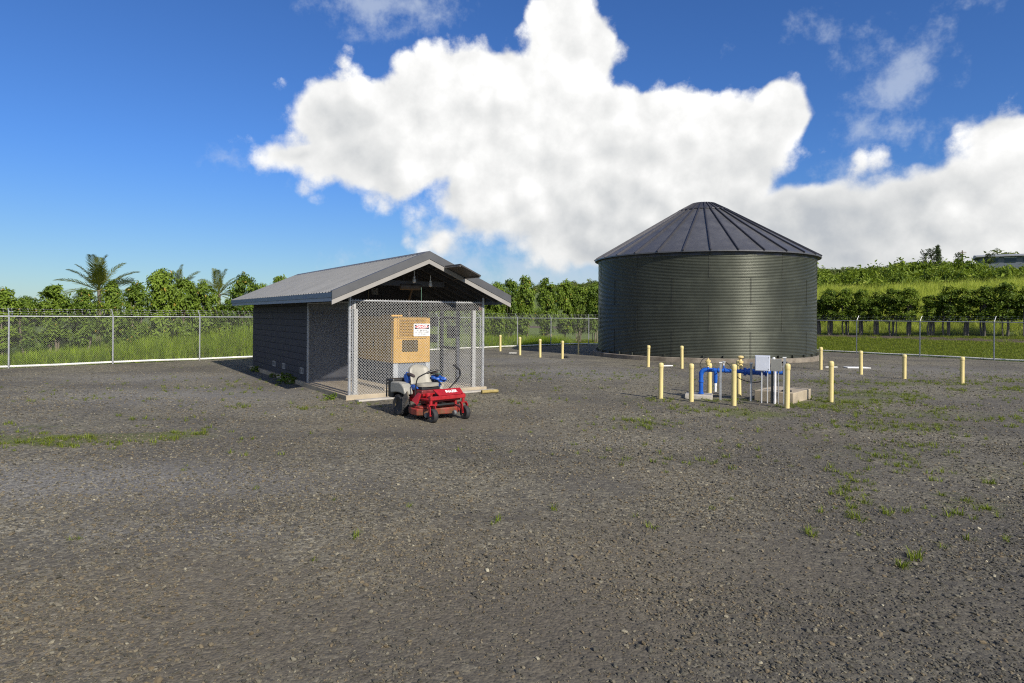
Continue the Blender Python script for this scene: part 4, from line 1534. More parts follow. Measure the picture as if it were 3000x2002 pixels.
# ------------------------------------------------------------------ blue pipework
def build_pump():
    P0 = Vector((4.92, 16.65))
    D = Vector((0.95, -0.31)).normalized()
    rz = math.atan2(D.y, D.x)
    M_b = mat('blue_pipe_paint', (0.010, 0.090, 0.420), 0.38, var=0.12, scale=5.0, coat=0.2, c2=(0.02, 0.13, 0.52), fac2=0.3)
    M_tan = mat('tan_valve_paint', (0.60, 0.47, 0.20), 0.5, var=0.08, scale=6.0)
    t = thing('blue_pipework', 'bright blue water pipe with valves running above the gravel', 'pipework', (P0.x, P0.y, 0), rz)
    z = 0.735
    r = 0.055
    MB().tube([(0, 0, 0.105), (0, 0, z - 0.12)], r, 16).build('riser', M_b, t, smooth=40)
    for z_ in (0.115, 0.42):
        MB().lathe([(r + 0.002, z_ - 0.01), (r + 0.014, z_ - 0.006), (r + 0.014, z_ + 0.03), (r + 0.002, z_ + 0.036)], 16).build('pipe_collar', M_b, t, smooth=35)
    e = [(0, 0, z - 0.13)] + [(0.12 - 0.12 * math.cos(a), 0, z - 0.12 + 0.12 * math.sin(a)) for a in np.linspace(0, PI / 2, 8)] + [(0.13, 0, z)]
    MB().tube(e, r + 0.006, 16).build('elbow', M_b, t, smooth=40)
    MB().tube([(0.12, 0, z), (1.02, 0, z - 0.01)], r - 0.004, 16).build('main_pipe', M_b, t, smooth=40)
    for x_ in (0.16, 0.30, 0.41, 0.58, 0.80):
        MB().lathe([(r - 0.003, 0), (r + 0.008, 0.004), (r + 0.008, 0.032), (r - 0.003, 0.036)], 16, T(x_, 0, z) @ RY(PI / 2)).build('pipe_collar', M_b, t, smooth=35)
    # drop leg ending in a white plastic stub
    MB().tube([(0.355, 0, z), (0.355, 0, 0.46), (0.355, 0, 0.40)], [0.05, 0.05, 0.036], 14).build('drop_leg', M_b, t, smooth=40)
    MB().tube([(0.355, 0, 0.41), (0.355, 0, 0.33), (0.355, 0, 0.325), (0.355, 0, 0.18)], [0.036, 0.036, 0.031, 0.031], 14).build('drain_stub', M_white, t, smooth=40)
    # first tan air valve
    def valve(x_, zz, s_):
        v = MB().lathe([(0.030 * s_, 0.0), (0.030 * s_, 0.05 * s_), (0.055 * s_, 0.055 * s_), (0.062 * s_, 0.10 * s_), (0.066 * s_, 0.16 * s_), (0.078 * s_, 0.165 * s_), (0.078 * s_, 0.195 * s_), (0.05 * s_, 0.20 * s_),
                        (0.045 * s_, 0.235 * s_), (0.016 * s_, 0.245 * s_), (0.016 * s_, 0.285 * s_), (0.0, 0.285 * s_)], 16, T(x_, 0, zz)).build('air_valve', M_tan, t, smooth=35)
        for k in range(6):
            a = PI * k / 3
            MB().lathe([(0.010, 0.15 * s_), (0.010, 0.21 * s_)], 6, T(x_ + 0.068 * s_ * math.cos(a), 0.068 * s_ * math.sin(a), zz)).build('bolt', M_tan, v)
    MB().tube([(0.17, 0, z), (0.17, 0, z + 0.10)], 0.024, 10).build('nipple', M_b, t, smooth=40)
    valve(0.17, z + 0.08, 0.82)
    MB().tube([(0.96, 0, z), (0.96, 0, z + 0.09)], 0.024, 10).build('nipple', M_b, t, smooth=40)
    v2 = MB().lathe([(0.032, 0.0), (0.032, 0.06), (0.060, 0.065), (0.060, 0.09), (0.042, 0.10), (0.042, 0.13), (0.070, 0.14), (0.073, 0.19), (0.045, 0.20), (0.030, 0.225), (0.030, 0.25), (0.062, 0.262), (0.082, 0.285), (0.078, 0.31), (0.035, 0.33), (0.0, 0.332)], 18, T(0.96, 0, z + 0.06)).build('relief_valve', M_tan, t, smooth=35)
    # gauge
    MB().tube([(0.555, 0, z), (0.555, 0, z + 0.13)], 0.018, 8).build('gauge_stem', M_b, t, smooth=40)
    MB().tube([(0.555, 0, z + 0.13), (0.555, 0, z + 0.20)], 0.016, 8).build('gauge_stem', M_white, t, smooth=40)
    MB().lathe([(0.0, 0.0), (0.045, 0.003), (0.050, 0.012), (0.050, 0.028), (0.0, 0.036)], 16, T(0.555, 0, z + 0.20)).build('gauge', mat('grey_plastic', (0.45, 0.46, 0.46), 0.4), t, smooth=35)
    # meter body with flanges
    MB().lathe([(0.052, 1.0), (0.060, 1.05), (0.105, 1.055), (0.105, 1.085), (0.075, 1.09), (0.072, 1.13), (0.092, 1.16), (0.092, 1.22), (0.074, 1.26), (0.074, 1.40), (0.090, 1.43), (0.092, 1.49), (0.072, 1.52), (0.072, 1.555), (0.105, 1.56), (0.105, 1.59), (0.06, 1.60), (0.052, 1.66), (0.052, 1.95)], 20, T(0, 0, z - 0.015) @ RY(PI / 2)).build('check_valve', M_b, t, smooth=35)
    MB().box((1.27, -0.06, z + 0.055), (1.40, 0.06, z + 0.125)).build('register_cap', M_black, t, bevel=0.01)
    for k in range(8):
        a = 2 * PI * k / 8
        for x_ in (1.045, 1.55):
            MB().lathe([(0.010, -0.012), (0.010, 0.060)], 6, T(x_, 0.088 * math.cos(a), z - 0.015 + 0.088 * math.sin(a)) @ RY(PI / 2)).build('bolt', M_b, t)
    # well head over the concrete block
    MB().tube([(1.95, 0, z - 0.015), (2.02, 0, z - 0.03), (2.05, 0, z - 0.10), (2.05, 0, 0.26)], r - 0.003, 14).build('well_pipe', M_black, t, smooth=40)
    MB().lathe([(0.12, 0.255), (0.12, 0.29), (0.07, 0.295), (0.07, 0.36)], 16, T(2.05, 0, 0)).build('well_flange', M_black, t, smooth=35)
    # hoses
    hs = [(0.02, -0.02, z + 0.02), (-0.03, -0.03, z + 0.12), (0.02, -0.03, z + 0.25), (0.10, -0.02, z + 0.31), (0.17, 0, z + 0.315)]
    MB().tube(smooth_path(hs, 18), 0.008, 6).build('hose', M_black, t, smooth=60)
    hs = [(0.60, 0, z + 0.21), (0.68, -0.05, z + 0.16), (0.78, -0.09, z + 0.02), (0.90, -0.10, z - 0.16), (1.12, -0.12, z - 0.25), (1.35, -0.14, z - 0.26), (1.48, -0.16, z - 0.22)]
    MB().tube(smooth_path(hs, 30), 0.012, 6).build('hose', M_black, t, smooth=60)
    # steel channel posts under the pipe
    for (x_, y_, lab) in ((5.30, 16.26, 'steel channel support post beside the white drain stub'), (6.02, 16.12, 'steel channel support post left of the blue check valve')):
        s = thing('support_post', lab, 'post', (x_, y_, 0), rz, 'support posts of the blue pipe')
        mb = MB()
        mb.box((-0.026, -0.022, -0.05), (0.026, -0.017, 0.94)).box((-0.026, -0.017, -0.05), (-0.021, 0.022, 0.94)).box((0.021, -0.017, -0.05), (0.026, 0.022, 0.94))
        mb.build('channel', M_galv, s)
        MB().box((-0.040, -0.032, 0.941), (0.040, 0.032, 0.965)).build('post_cap', M_white, s)
        MB().tube([(-0.01, 0.03, 0.735), (0.0, 0.16, 0.735)], 0.012, 6).build('pipe_strap', M_galv, s)
    # concrete pads
    mb = MB().box((-0.32, -0.30, -0.1), (0.36, 0.34, 0.10))
    tag(mb.build('concrete_pad', M_conc, loc=(4.86, 16.70, 0), rz=rz, bevel=0.012), 'small low concrete pad under the blue riser', 'concrete pad')
    mb = MB().box((0, 0, -0.1), (0.95, 1.40, 0.255))
    tag(mb.build('concrete_block', M_slab, loc=(6.17, 16.30, 0), rz=math.atan2(-0.66, 0.75), bevel=0.012), 'large stained concrete block right of the electrical boxes', 'concrete block')


def smooth_path(pts, n):
    """Catmull-Rom through the points"""
    P = [Vector(p) for p in pts]
    P = [P[0] * 2 - P[1]] + P + [P[-1] * 2 - P[-2]]
    out = []
    k = len(P) - 3
    for i_ in range(n + 1):
        u = min(i_ / n * k, k - 1e-6)
        a = int(u)
        f = u - a
        p0, p1, p2, p3 = P[a:a + 4]
        out.append(0.5 * ((2 * p1) + (p2 - p0) * f + (2 * p0 - 5 * p1 + 4 * p2 - p3) * f * f + (3 * p1 - p0 - 3 * p2 + p3) * f ** 3))
    return out


build_pump()


def build_panel_stand():
    rz = math.atan2(-0.30, 0.68)
    t = thing('electrical_stand', 'pale and grey electrical boxes on steel legs in front of the concrete block', 'electrical boxes', (6.10, 15.80, 0), rz)
    M_lb = mat('pale_blue_grey_box', (0.50, 0.53, 0.60), 0.4, var=0.05)
    M_gb = mat('grey_box', (0.20, 0.20, 0.185), 0.5, var=0.08)
    M_gp = mat('grey_conduit', (0.44, 0.45, 0.46), 0.4, var=0.06)
    b = MB().box((-0.10, -0.05, 0.785), (0.245, 0.13, 1.165)).build('control_box', M_lb, t, bevel=0.008)
    MB().box((-0.085, -0.060, 0.80), (0.232, -0.051, 1.15)).build('box_door', M_lb, b, bevel=0.004)
    for z_ in (0.84, 1.12):
        MB().lathe([(0.008, 0), (0.008, 0.006)], 8, T(0.215, -0.061, z_) @ RX(PI / 2)).build('door_screw', M_black, b)
    g = MB().box((0.26, -0.03, 0.79), (0.50, 0.14, 1.085)).build('meter_box', M_gb, t, bevel=0.006)
    MB().box((0.502, -0.01, 0.80), (0.508, 0.12, 1.07)).build('side_cover', mat('worn_grey', (0.34, 0.34, 0.33), 0.5, var=0.3, scale=30), g)
    MB().lathe([(0.035, 1.087), (0.035, 1.10), (0.028, 1.13), (0.0, 1.135)], 12, T(0.33, 0.03, 0)).build('knob', M_white, g, smooth=40)
    for (x_, y_, r_, z0, z1, m_, nm) in ((0.055, 0.0, 0.018, -0.05, 0.785, M_gp, 'conduit'), (0.19, 0.02, 0.013, -0.05, 0.785, M_gp, 'conduit'), (0.36, -0.02, 0.032, -0.05, 0.79, mat('white_conduit', (0.62, 0.62, 0.63), 0.4), 'conduit'),
                                         (0.295, 0.02, 0.026, -0.05, 0.79, mat('dark_conduit', (0.055, 0.065, 0.065), 0.5), 'conduit'), (0.435, 0.05, 0.018, -0.05, 0.79, M_galv, 'conduit')):
        MB().tube([(x_, y_, z0), (x_, y_, z1)], r_, 12).build(nm, m_, t, smooth=40)
    mb = MB()
    mb.box((0.545, -0.022, -0.05), (0.600, -0.017, 1.12)).box((0.545, -0.017, -0.05), (0.550, 0.024, 1.12)).box((0.595, -0.017, -0.05), (0.600, 0.024, 1.12))
    mb.build('channel_post', M_galv, t)
    MB().box((0.53, -0.03, 1.121), (0.615, 0.035, 1.145)).build('post_cap', M_white, t)
    MB().box((0.245, 0.142, 0.88), (0.60, 0.165, 0.92)).build('cross_bar', M_galv, t)
    MB().tube(smooth_path([(0.50, 0.06, 1.0), (0.60, 0.10, 1.02), (0.68, 0.12, 0.90), (0.66, 0.14, 0.55), (0.62, 0.16, 0.26)], 16), 0.022, 8).build('cable', M_black, t, smooth=60)


build_panel_stand()

# bits lying on the gravel
for (x, y, sx, sy, rz, m_, nm, lab) in [
        (14.55, 27.05, 0.95, 0.55, -0.10, M_white, 'lid_plate', 'flat white plate lying on the gravel right of the tank'),
        (13.55, 27.2, 0.55, 0.10, 0.05, M_pvc, 'white_batten', 'thin white batten lying on the gravel beside the tank\'s right edge'),
        (6.55, 27.3, 0.60, 0.28, 0.3, M_white, 'white_board', 'small white board lying before the tank beside a bollard')]:
    mb = MB().prism([(-sx / 2, -sy / 2), (sx / 2, -sy / 2 + 0.04), (sx / 2 - 0.05, sy / 2), (-sx / 2 + 0.03, sy / 2 - 0.02)], 0.006, 0.04, 'z')
    tag(mb.build(nm, m_, loc=(x, y, 0), rz=rz, bevel=0.004), lab, 'board')
mb = MB().box((-0.16, -0.10, 0), (0.16, 0.10, 0.03)).tube([(-0.1, 0, 0.04), (0.0, 0.05, 0.09), (0.12, -0.02, 0.03)], 0.05, 7)
tag(mb.build('plastic_scrap', M_black, loc=(2.72, 32.1, 0), rz=0.4), 'black plastic scrap on the gravel left of the tank', 'scrap')
mb = MB().prism([(-0.22, -0.08), (0.2, -0.1), (0.24, 0.06), (-0.18, 0.1)], 0.004, 0.03, 'z')
tag(mb.build('broken_tile', M_pvc, loc=(0.05, 36.0, 0), rz=0.2), 'pale broken tile lying by the back fence bollards', 'scrap')
# ------------------------------------------------------------------ ride-on mower
def build_mower():
    rz = math.atan2(-0.76, 0.65)
    t = thing('riding_mower', 'red zero-turn riding mower with a cream seat parked before the shed', 'mower', (-1.99, 13.68, 0), rz)
    M_red = mat('red_mower_paint', (0.30, 0.009, 0.014), 0.42, var=0.2, scale=7.0, coat=0.1, c2=(0.15, 0.03, 0.02), fac2=0.30)
    M_rust = mat('rusty_deck', (0.27, 0.018, 0.015), 0.6, var=0.3, scale=7.0, c2=(0.11, 0.052, 0.022), fac2=0.46)
    M_tyre = mat('tyre_rubber', (0.022, 0.022, 0.023), 0.75, var=0.3, scale=8.0, bump=0.004, bscale=60)
    M_rim = mat('cream_rim', (0.52, 0.40, 0.17), 0.5, var=0.15, scale=8.0)
    M_fend = mat('grey_beige_plastic', (0.27, 0.26, 0.225), 0.5, var=0.08, scale=3.0)
    M_seat = mat('cream_vinyl', (0.27, 0.255, 0.21), 0.5, var=0.12, scale=5.0, c2=(0.24, 0.19, 0.10), fac2=0.34)
    M_arm = mat('brown_armrest', (0.055, 0.038, 0.035), 0.6, var=0.2)
    M_tarp = mat('blue_tarp', (0.018, 0.085, 0.36), 0.4, var=0.25, scale=7.0)
    M_tan = mat('scuffed_chute', (0.20, 0.165, 0.11), 0.75, var=0.35, scale=6.0, c2=(0.05, 0.045, 0.04), fac2=0.5)

    def wheel(name, x, y, r, w, rim_r, tread):
        wh = bpy.data.objects.new(name, None)
        col.objects.link(wh)
        wh.parent = t
        wh.location = (x, y, r - 0.005)
        A = RX(PI / 2)
        h = w / 2
        MB().lathe([(rim_r, -h * 0.80), (rim_r + 0.02, -h * 0.95), (r * 0.86, -h), (r * 0.965, -h * 0.72), (r, -h * 0.3), (r, h * 0.3), (r * 0.965, h * 0.72), (r * 0.86, h), (rim_r + 0.02, h * 0.95), (rim_r, h * 0.80)], 28, A).build('tyre', M_tyre, wh, smooth=40)
        MB().lathe([(0.0, -h * 0.35), (rim_r * 0.35, -h * 0.40), (rim_r * 0.40, -h * 0.62), (rim_r * 0.8, -h * 0.45), (rim_r, -h * 0.82), (rim_r, h * 0.82), (rim_r * 0.8, h * 0.45), (rim_r * 0.4, h * 0.62), (rim_r * 0.35, h * 0.40), (0.0, h * 0.35)], 22, A).build('rim', M_rim, wh, smooth=35)
        if tread:
            mb = MB()
            for k in range(26):
                a = 2 * PI * k / 26
                for s_ in (-1, 1):
                    mb.box((-0.013, -h * 0.42, r - 0.006), (0.013, h * 0.42, r + 0.006), RY(a + (0.06 if s_ > 0 else 0)) @ T(0, s_ * h * 0.44, 0) @ RZ(s_ * 0.5))
            mb.build('tread', M_tyre, wh)
        return wh
    for s_ in (-1, 1):
        wheel('rear_wheel', 0.0, s_ * 0.40, 0.222, 0.20, 0.115, True)
        wheel('caster_wheel', 1.16, s_ * 0.39, 0.138, 0.10, 0.062, False)
        # caster fork and its pivot
        f = MB()
        for q in (-1, 1):
            f.prism([(1.14, 0.13), (1.18, 0.13), (1.16, 0.30), (1.11, 0.335), (1.05, 0.335), (1.09, 0.285)], s_ * 0.39 + q * 0.064 - 0.008, s_ * 0.39 + q * 0.064 + 0.008, 'y')
        f.box((1.045, s_ * 0.39 - 0.072, 0.325), (1.125, s_ * 0.39 + 0.072, 0.345))
        f.tube([(1.16, s_ * 0.39 - 0.08, 0.135), (1.16, s_ * 0.39 + 0.08, 0.135)], 0.014, 8)
        f.build('caster_fork', M_red, t)
        MB().tube([(1.085, s_ * 0.39, 0.345), (1.085, s_ * 0.39, 0.52)], 0.032, 12).build('caster_pivot', M_red, t, smooth=40)
    # frame
    MB().box((1.045, -0.425, 0.425), (1.125, 0.425, 0.495)).build('front_beam', M_red, t, bevel=0.006)
    for s_ in (-1, 1):
        MB().box((-0.30, s_ * 0.24 - 0.025, 0.30), (1.045, s_ * 0.24 + 0.025, 0.37)).build('frame_rail', M_red, t)
    # cutting deck
    out = [(0.36, -0.46), (0.60, -0.54), (0.80, -0.54), (0.97, -0.34), (0.94, -0.06), (0.99, 0.12), (0.98, 0.34), (0.84, 0.52), (0.58, 0.60), (0.30, 0.55)]
    MB().prism(out, 0.105, 0.235, 'z').build('deck', M_rust, t, bevel=0.018)
    inn = [(0.40, -0.40), (0.62, -0.48), (0.78, -0.46), (0.90, -0.28), (0.90, 0.26), (0.78, 0.44), (0.56, 0.50), (0.34, 0.46)]
    MB().prism(inn, 0.236, 0.275, 'z').build('deck_top', M_rust, t, bevel=0.012)
    for (x_, y_) in ((0.60, -0.38), (0.74, 0.0), (0.60, 0.38)):
        MB().lathe([(0.07, 0.275), (0.07, 0.30), (0.03, 0.305), (0.03, 0.345), (0.065, 0.35), (0.065, 0.365), (0.0, 0.37)], 14, T(x_, y_, 0)).build('spindle', M_black, t, smooth=35)
    for (x_, y_) in ((0.985, -0.42), (1.03, 0.22)):
        MB().lathe([(0.0, -0.03), (0.045, -0.03), (0.055, 0.0), (0.045, 0.03), (0.0, 0.03)], 14, T(x_, y_, 0.125) @ RX(PI / 2)).build('gauge_roller', mat('grey_roller', (0.11, 0.115, 0.12), 0.6), t, smooth=35)
    MB().box((0.96, -0.30, 0.29), (1.03, 0.34, 0.33), T(0, 0, 0)).build('rear_baffle', M_black, t, bevel=0.01)
    # raised discharge chute and the red belt cover beside it
    MB().add([(0.26, -0.56, 0.40), (0.44, -0.60, 0.27), (0.56, -0.58, 0.42), (0.40, -0.52, 0.56), (0.28, -0.53, 0.42), (0.44, -0.57, 0.29), (0.55, -0.55, 0.42), (0.40, -0.49, 0.55)],
             [(0, 1, 2, 3), (7, 6, 5, 4), (0, 4, 5, 1), (1, 5, 6, 2), (2, 6, 7, 3), (3, 7, 4, 0)]).build('discharge_chute', M_tan, t, bevel=0.01)
    MB().add([(0.57, -0.52, 0.39), (0.74, -0.50, 0.30), (0.76, -0.42, 0.53), (0.66, -0.42, 0.545), (0.59, -0.48, 0.40), (0.74, -0.46, 0.33), (0.75, -0.39, 0.52), (0.67, -0.39, 0.535)],
             [(0, 1, 2, 3), (7, 6, 5, 4), (0, 4, 5, 1), (1, 5, 6, 2), (2, 6, 7, 3), (3, 7, 4, 0)]).build('belt_cover', M_red, t, bevel=0.006)
    # floor pan and the decal panel
    MB().box((0.42, -0.34, 0.375), (1.03, 0.36, 0.415)).build('floor_pan', M_red, t, bevel=0.006)
    pan = MB().add([(1.075, -0.18, 0.505), (1.075, 0.415, 0.505), (0.94, 0.415, 0.615), (0.94, -0.24, 0.615), (1.055, -0.18, 0.485), (1.055, 0.415, 0.485), (0.92, 0.415, 0.595), (0.92, -0.24, 0.595)],
                   [(0, 1, 2, 3), (7, 6, 5, 4), (0, 4, 5, 1), (1, 5, 6, 2), (2, 6, 7, 3), (3, 7, 4, 0)]).build('foot_panel', M_red, t, bevel=0.004)
    xd = Vector((0, 1, 0))
    yd = Vector((-0.135, 0, 0.11)).normalized()
    zd = xd.cross(yd)
    cpt = Vector((1.0075, 0.145, 0.56)) + zd * 0.0025
    Mx = Matrix((xd, yd, zd)).transposed().to_4x4()
    Mx.translation = cpt
    text('PHAZER', 0.092, M_white, pan, Mx, offset=0.003, sx=0.82, shear=0.12)
    # mechanism and seat box under the seat
    MB().box((0.05, -0.26, 0.37), (0.55, 0.26, 0.56)).build('seat_box', mat('dark_red_housing', (0.14, 0.015, 0.016), 0.5, var=0.3, scale=9.0), t, bevel=0.02)
    MB().box((0.10, -0.22, 0.56), (0.50, 0.22, 0.615)).build('seat_base', M_black, t, bevel=0.01)
    for (x_, y_, z_, r_, h_, m_) in ((0.64, -0.16, 0.415, 0.06, 0.10, M_red), (0.74, -0.02, 0.415, 0.04, 0.13, M_black), (0.62, 0.18, 0.415, 0.07, 0.11, M_red), (0.80, -0.20, 0.415, 0.035, 0.06, M_red), (0.86, 0.26, 0.415, 0.03, 0.11, M_black)):
        MB().lathe([(r_, z_), (r_, z_ + h_ * 0.8), (r_ * 0.7, z_ + h_), (0.0, z_ + h_)], 12, T(x_, y_, 0)).build('pan_fitting', m_, t, smooth=35)
    MB().box((0.56, -0.28, 0.45), (0.62, 0.30, 0.50)).build('cross_tube', M_red, t)
    MB().box((0.60, 0.06, 0.53), (0.80, 0.24, 0.545), RY(0.1)).build('control_plate', mat('green_grey_plate', (0.12, 0.15, 0.13), 0.4), t)
    # engine and guard at the rear
    MB().box((-0.52, -0.44, 0.34), (-0.30, 0.44, 0.74)).build('engine_cover', M_black, t, bevel=0.03)
    MB().tube([(-0.56, -0.44, 0.34), (-0.56, -0.44, 0.72), (-0.56, 0.44, 0.72), (-0.56, 0.44, 0.34)], 0.018, 8).build('engine_guard', M_black, t)
    # fenders
    for s_ in (-1, 1):
        pr = [(-0.34, 0.45), (-0.34, 0.66), (-0.30, 0.69), (0.02, 0.70), (0.12, 0.67), (0.20, 0.60), (0.25, 0.51), (0.26, 0.455), (0.20, 0.455), (0.14, 0.475), (0.04, 0.485), (-0.1, 0.485)]
        MB().prism(pr, s_ * 0.38 - 0.105, s_ * 0.38 + 0.105, 'y').build('fender', M_fend, t, bevel=0.03)
    # seat
    sb = MB()
    nu, nv = 10, 14
    W_ = 0.255

    def seat_surf(fn, name):
        mb = MB()
        for side in (0, 1):
            for i_ in range(nu + 1):
                for j in range(nv + 1):
                    mb.v.append(fn(i_ / nu, j / nv * 2 - 1, side))
        n1 = (nu + 1) * (nv + 1)
        for side in (0, 1):
            o = side * n1
            for i_ in range(nu):
                for j in range(nv):
                    q = (o + i_ * (nv + 1) + j, o + i_ * (nv + 1) + j + 1, o + (i_ + 1) * (nv + 1) + j + 1, o + (i_ + 1) * (nv + 1) + j)
                    mb.f.append(q if side == 0 else q[::-1])
                    mb.mi.append(0)
        edge = [(i_, 0) for i_ in range(nu + 1)] + [(nu, j) for j in range(1, nv + 1)] + [(i_, nv) for i_ in range(nu - 1, -1, -1)] + [(0, j) for j in range(nv - 1, 0, -1)]
        idx = [i_ * (nv + 1) + j for i_, j in edge]
        for a, b in zip(idx, idx[1:] + idx[:1]):
            mb.f.append((a, a + n1, b + n1, b))
            mb.mi.append(0)
        return mb.build(name, M_seat, t, smooth=60)

    def cushion(u, v, side):           # u: back to front, v: across
        wid = W_ * (1.0 - 0.10 * u ** 3) * (1 - 0.35 * max(0, u - 0.75) ** 1.0)
        x = 0.08 + 0.46 * u - 0.07 * (u ** 4) * v * v
        edge = max(abs(v) ** 4, u ** 8)
        z = 0.665 + 0.035 * v * v + 0.03 * u - 0.05 * edge
        if side:
            z = 0.612 + 0.012 * edge
        return (x, v * wid, z)

    def back(u, v, side):              # u: bottom to top
        wid = W_ * (1.0 - 0.05 * u) * (1 - 0.42 * max(0.0, u - 0.72) ** 1.2 * 2)
        z = 0.66 + 0.385 * u - 0.05 * (u ** 5) * v * v
        edge = max(abs(v) ** 4, u ** 8)
        x = 0.115 - 0.115 * u + 0.05 * v * v + (0.022 if abs(v) > 0.66 else 0.0) - 0.05 * edge
        if side:
            x = 0.035 - 0.125 * u + 0.045 * v * v
        return (x, v * wid, z)
    seat_surf(cushion, 'seat_cushion')
    seat_surf(back, 'seat_back')
    for s_ in (-1, 1):
        MB().tube(smooth_path([(0.02, s_ * 0.30, 0.845), (0.12, s_ * 0.305, 0.865), (0.26, s_ * 0.305, 0.85), (0.33, s_ * 0.30, 0.825)], 8), [0.02, 0.032, 0.036, 0.036, 0.036, 0.036, 0.034, 0.03, 0.016], 10).build('armrest', M_arm, t, smooth=60)
        MB().tube([(0.04, s_ * 0.29, 0.84), (0.03, s_ * 0.26, 0.74)], 0.014, 6).build('armrest_bracket', M_black, t)
    # steering levers: the near one folded in, the far one swung out
    lv = MB().tube(smooth_path([(0.46, -0.36, 0.42), (0.47, -0.36, 0.60), (0.52, -0.35, 0.80), (0.60, -0.30, 0.875), (0.66, -0.20, 0.93)], 18), 0.0135, 8).build('steering_lever', M_black, t, smooth=60)
    MB().tube([(0.66, -0.21, 0.925), (0.69, -0.12, 0.955), (0.72, 0.02, 0.975)], [0.024, 0.030, 0.022], 10).build('lever_grip', M_black, lv, smooth=60)
    lv = MB().tube(smooth_path([(0.46, 0.36, 0.44), (0.50, 0.46, 0.56), (0.58, 0.60, 0.74), (0.62, 0.66, 0.86), (0.60, 0.62, 0.98), (0.57, 0.52, 1.05)], 22), 0.0135, 8).build('steering_lever', M_black, t, smooth=60)
    MB().tube([(0.62, 0.655, 0.82), (0.612, 0.64, 0.94), (0.57, 0.50, 1.055)], [0.018, 0.021, 0.017], 10).build('lever_grip', M_black, lv, smooth=60)
    MB().tube([(0.44, 0.37, 0.40), (0.47, 0.37, 0.47)], 0.025, 8).build('lever_pivot', M_fend, t)
    # crumpled blue cover stuffed round the seat
    mb = MB()
    rr = random.Random(5)
    for (cx_, cy_, cz_, rx_, ry_, rz_) in ((0.04, -0.30, 0.77, 0.09, 0.045, 0.12), (0.24, -0.265, 0.60, 0.16, 0.035, 0.05), (0.14, 0.36, 0.76, 0.17, 0.13, 0.055), (0.28, 0.41, 0.73, 0.11, 0.09, 0.055), (0.28, 0.27, 0.62, 0.16, 0.035, 0.05)):
        bm = bmesh.new()
        bmesh.ops.create_icosphere(bm, subdivisions=3, radius=1.0)
        ph = [rr.uniform(0, 6) for _ in range(4)]
        for v in bm.verts:
            q = v.co
            k = 1 + 0.13 * math.sin(5 * q.x + 4 * q.z + ph[0]) + 0.10 * math.sin(9 * q.y - 6 * q.x + ph[1]) + 0.07 * math.sin(13 * q.z + 7 * q.y + ph[2])
            v.co = Vector((cx_ + q.x * rx_ * k, cy_ + q.y * ry_ * k, cz_ + q.z * rz_ * k))
        mb.add([v.co.copy() for v in bm.verts], [tuple(v.index for v in f.verts) for f in bm.faces])
        bm.free()
    mb.build('blue_cover', M_tarp, t, smooth=35)
    MB().box((0.14, 0.27, 0.84), (0.34, 0.36, 0.87)).build('tray', mat('dark_green_tray', (0.05, 0.09, 0.07), 0.5), t, bevel=0.01)


build_mower()

# ------------------------------------------------------------------ trees
M_bark = mat('grey_bark', (0.155, 0.125, 0.095), 0.9, var=0.3, scale=9.0, bump=0.01, bscale=30)
M_bark2 = mat('pale_grey_bark', (0.125, 0.108, 0.092), 0.9, var=0.3, scale=9.0, bump=0.01, bscale=30)
M_hedge = leaf_mat('hedge_leaf', (0.048, 0.092, 0.012), (0.180, 0.258, 0.032), (0.32, 0.23, 0.04), 0.5, 0.28)
M_hedge2 = leaf_mat('dark_hedge_leaf', (0.045, 0.082, 0.010), (0.150, 0.215, 0.022), (0.30, 0.32, 0.05), 0.5, 0.3)
M_scrub = leaf_mat('scrub_leaf', (0.060, 0.105, 0.010), (0.190, 0.255, 0.026), (0.30, 0.34, 0.05), 0.55, 0.3)
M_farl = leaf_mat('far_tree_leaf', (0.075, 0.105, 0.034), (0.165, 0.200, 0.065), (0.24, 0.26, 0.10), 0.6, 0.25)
M_palm = leaf_mat('palm_leaflet', (0.045, 0.062, 0.008), (0.125, 0.140, 0.020), (0.36, 0.26, 0.06), 0.55, 0.2)
M_pine = leaf_mat('pine_needle', (0.020, 0.036, 0.014), (0.045, 0.065, 0.022), None, 0.6, 0.15)


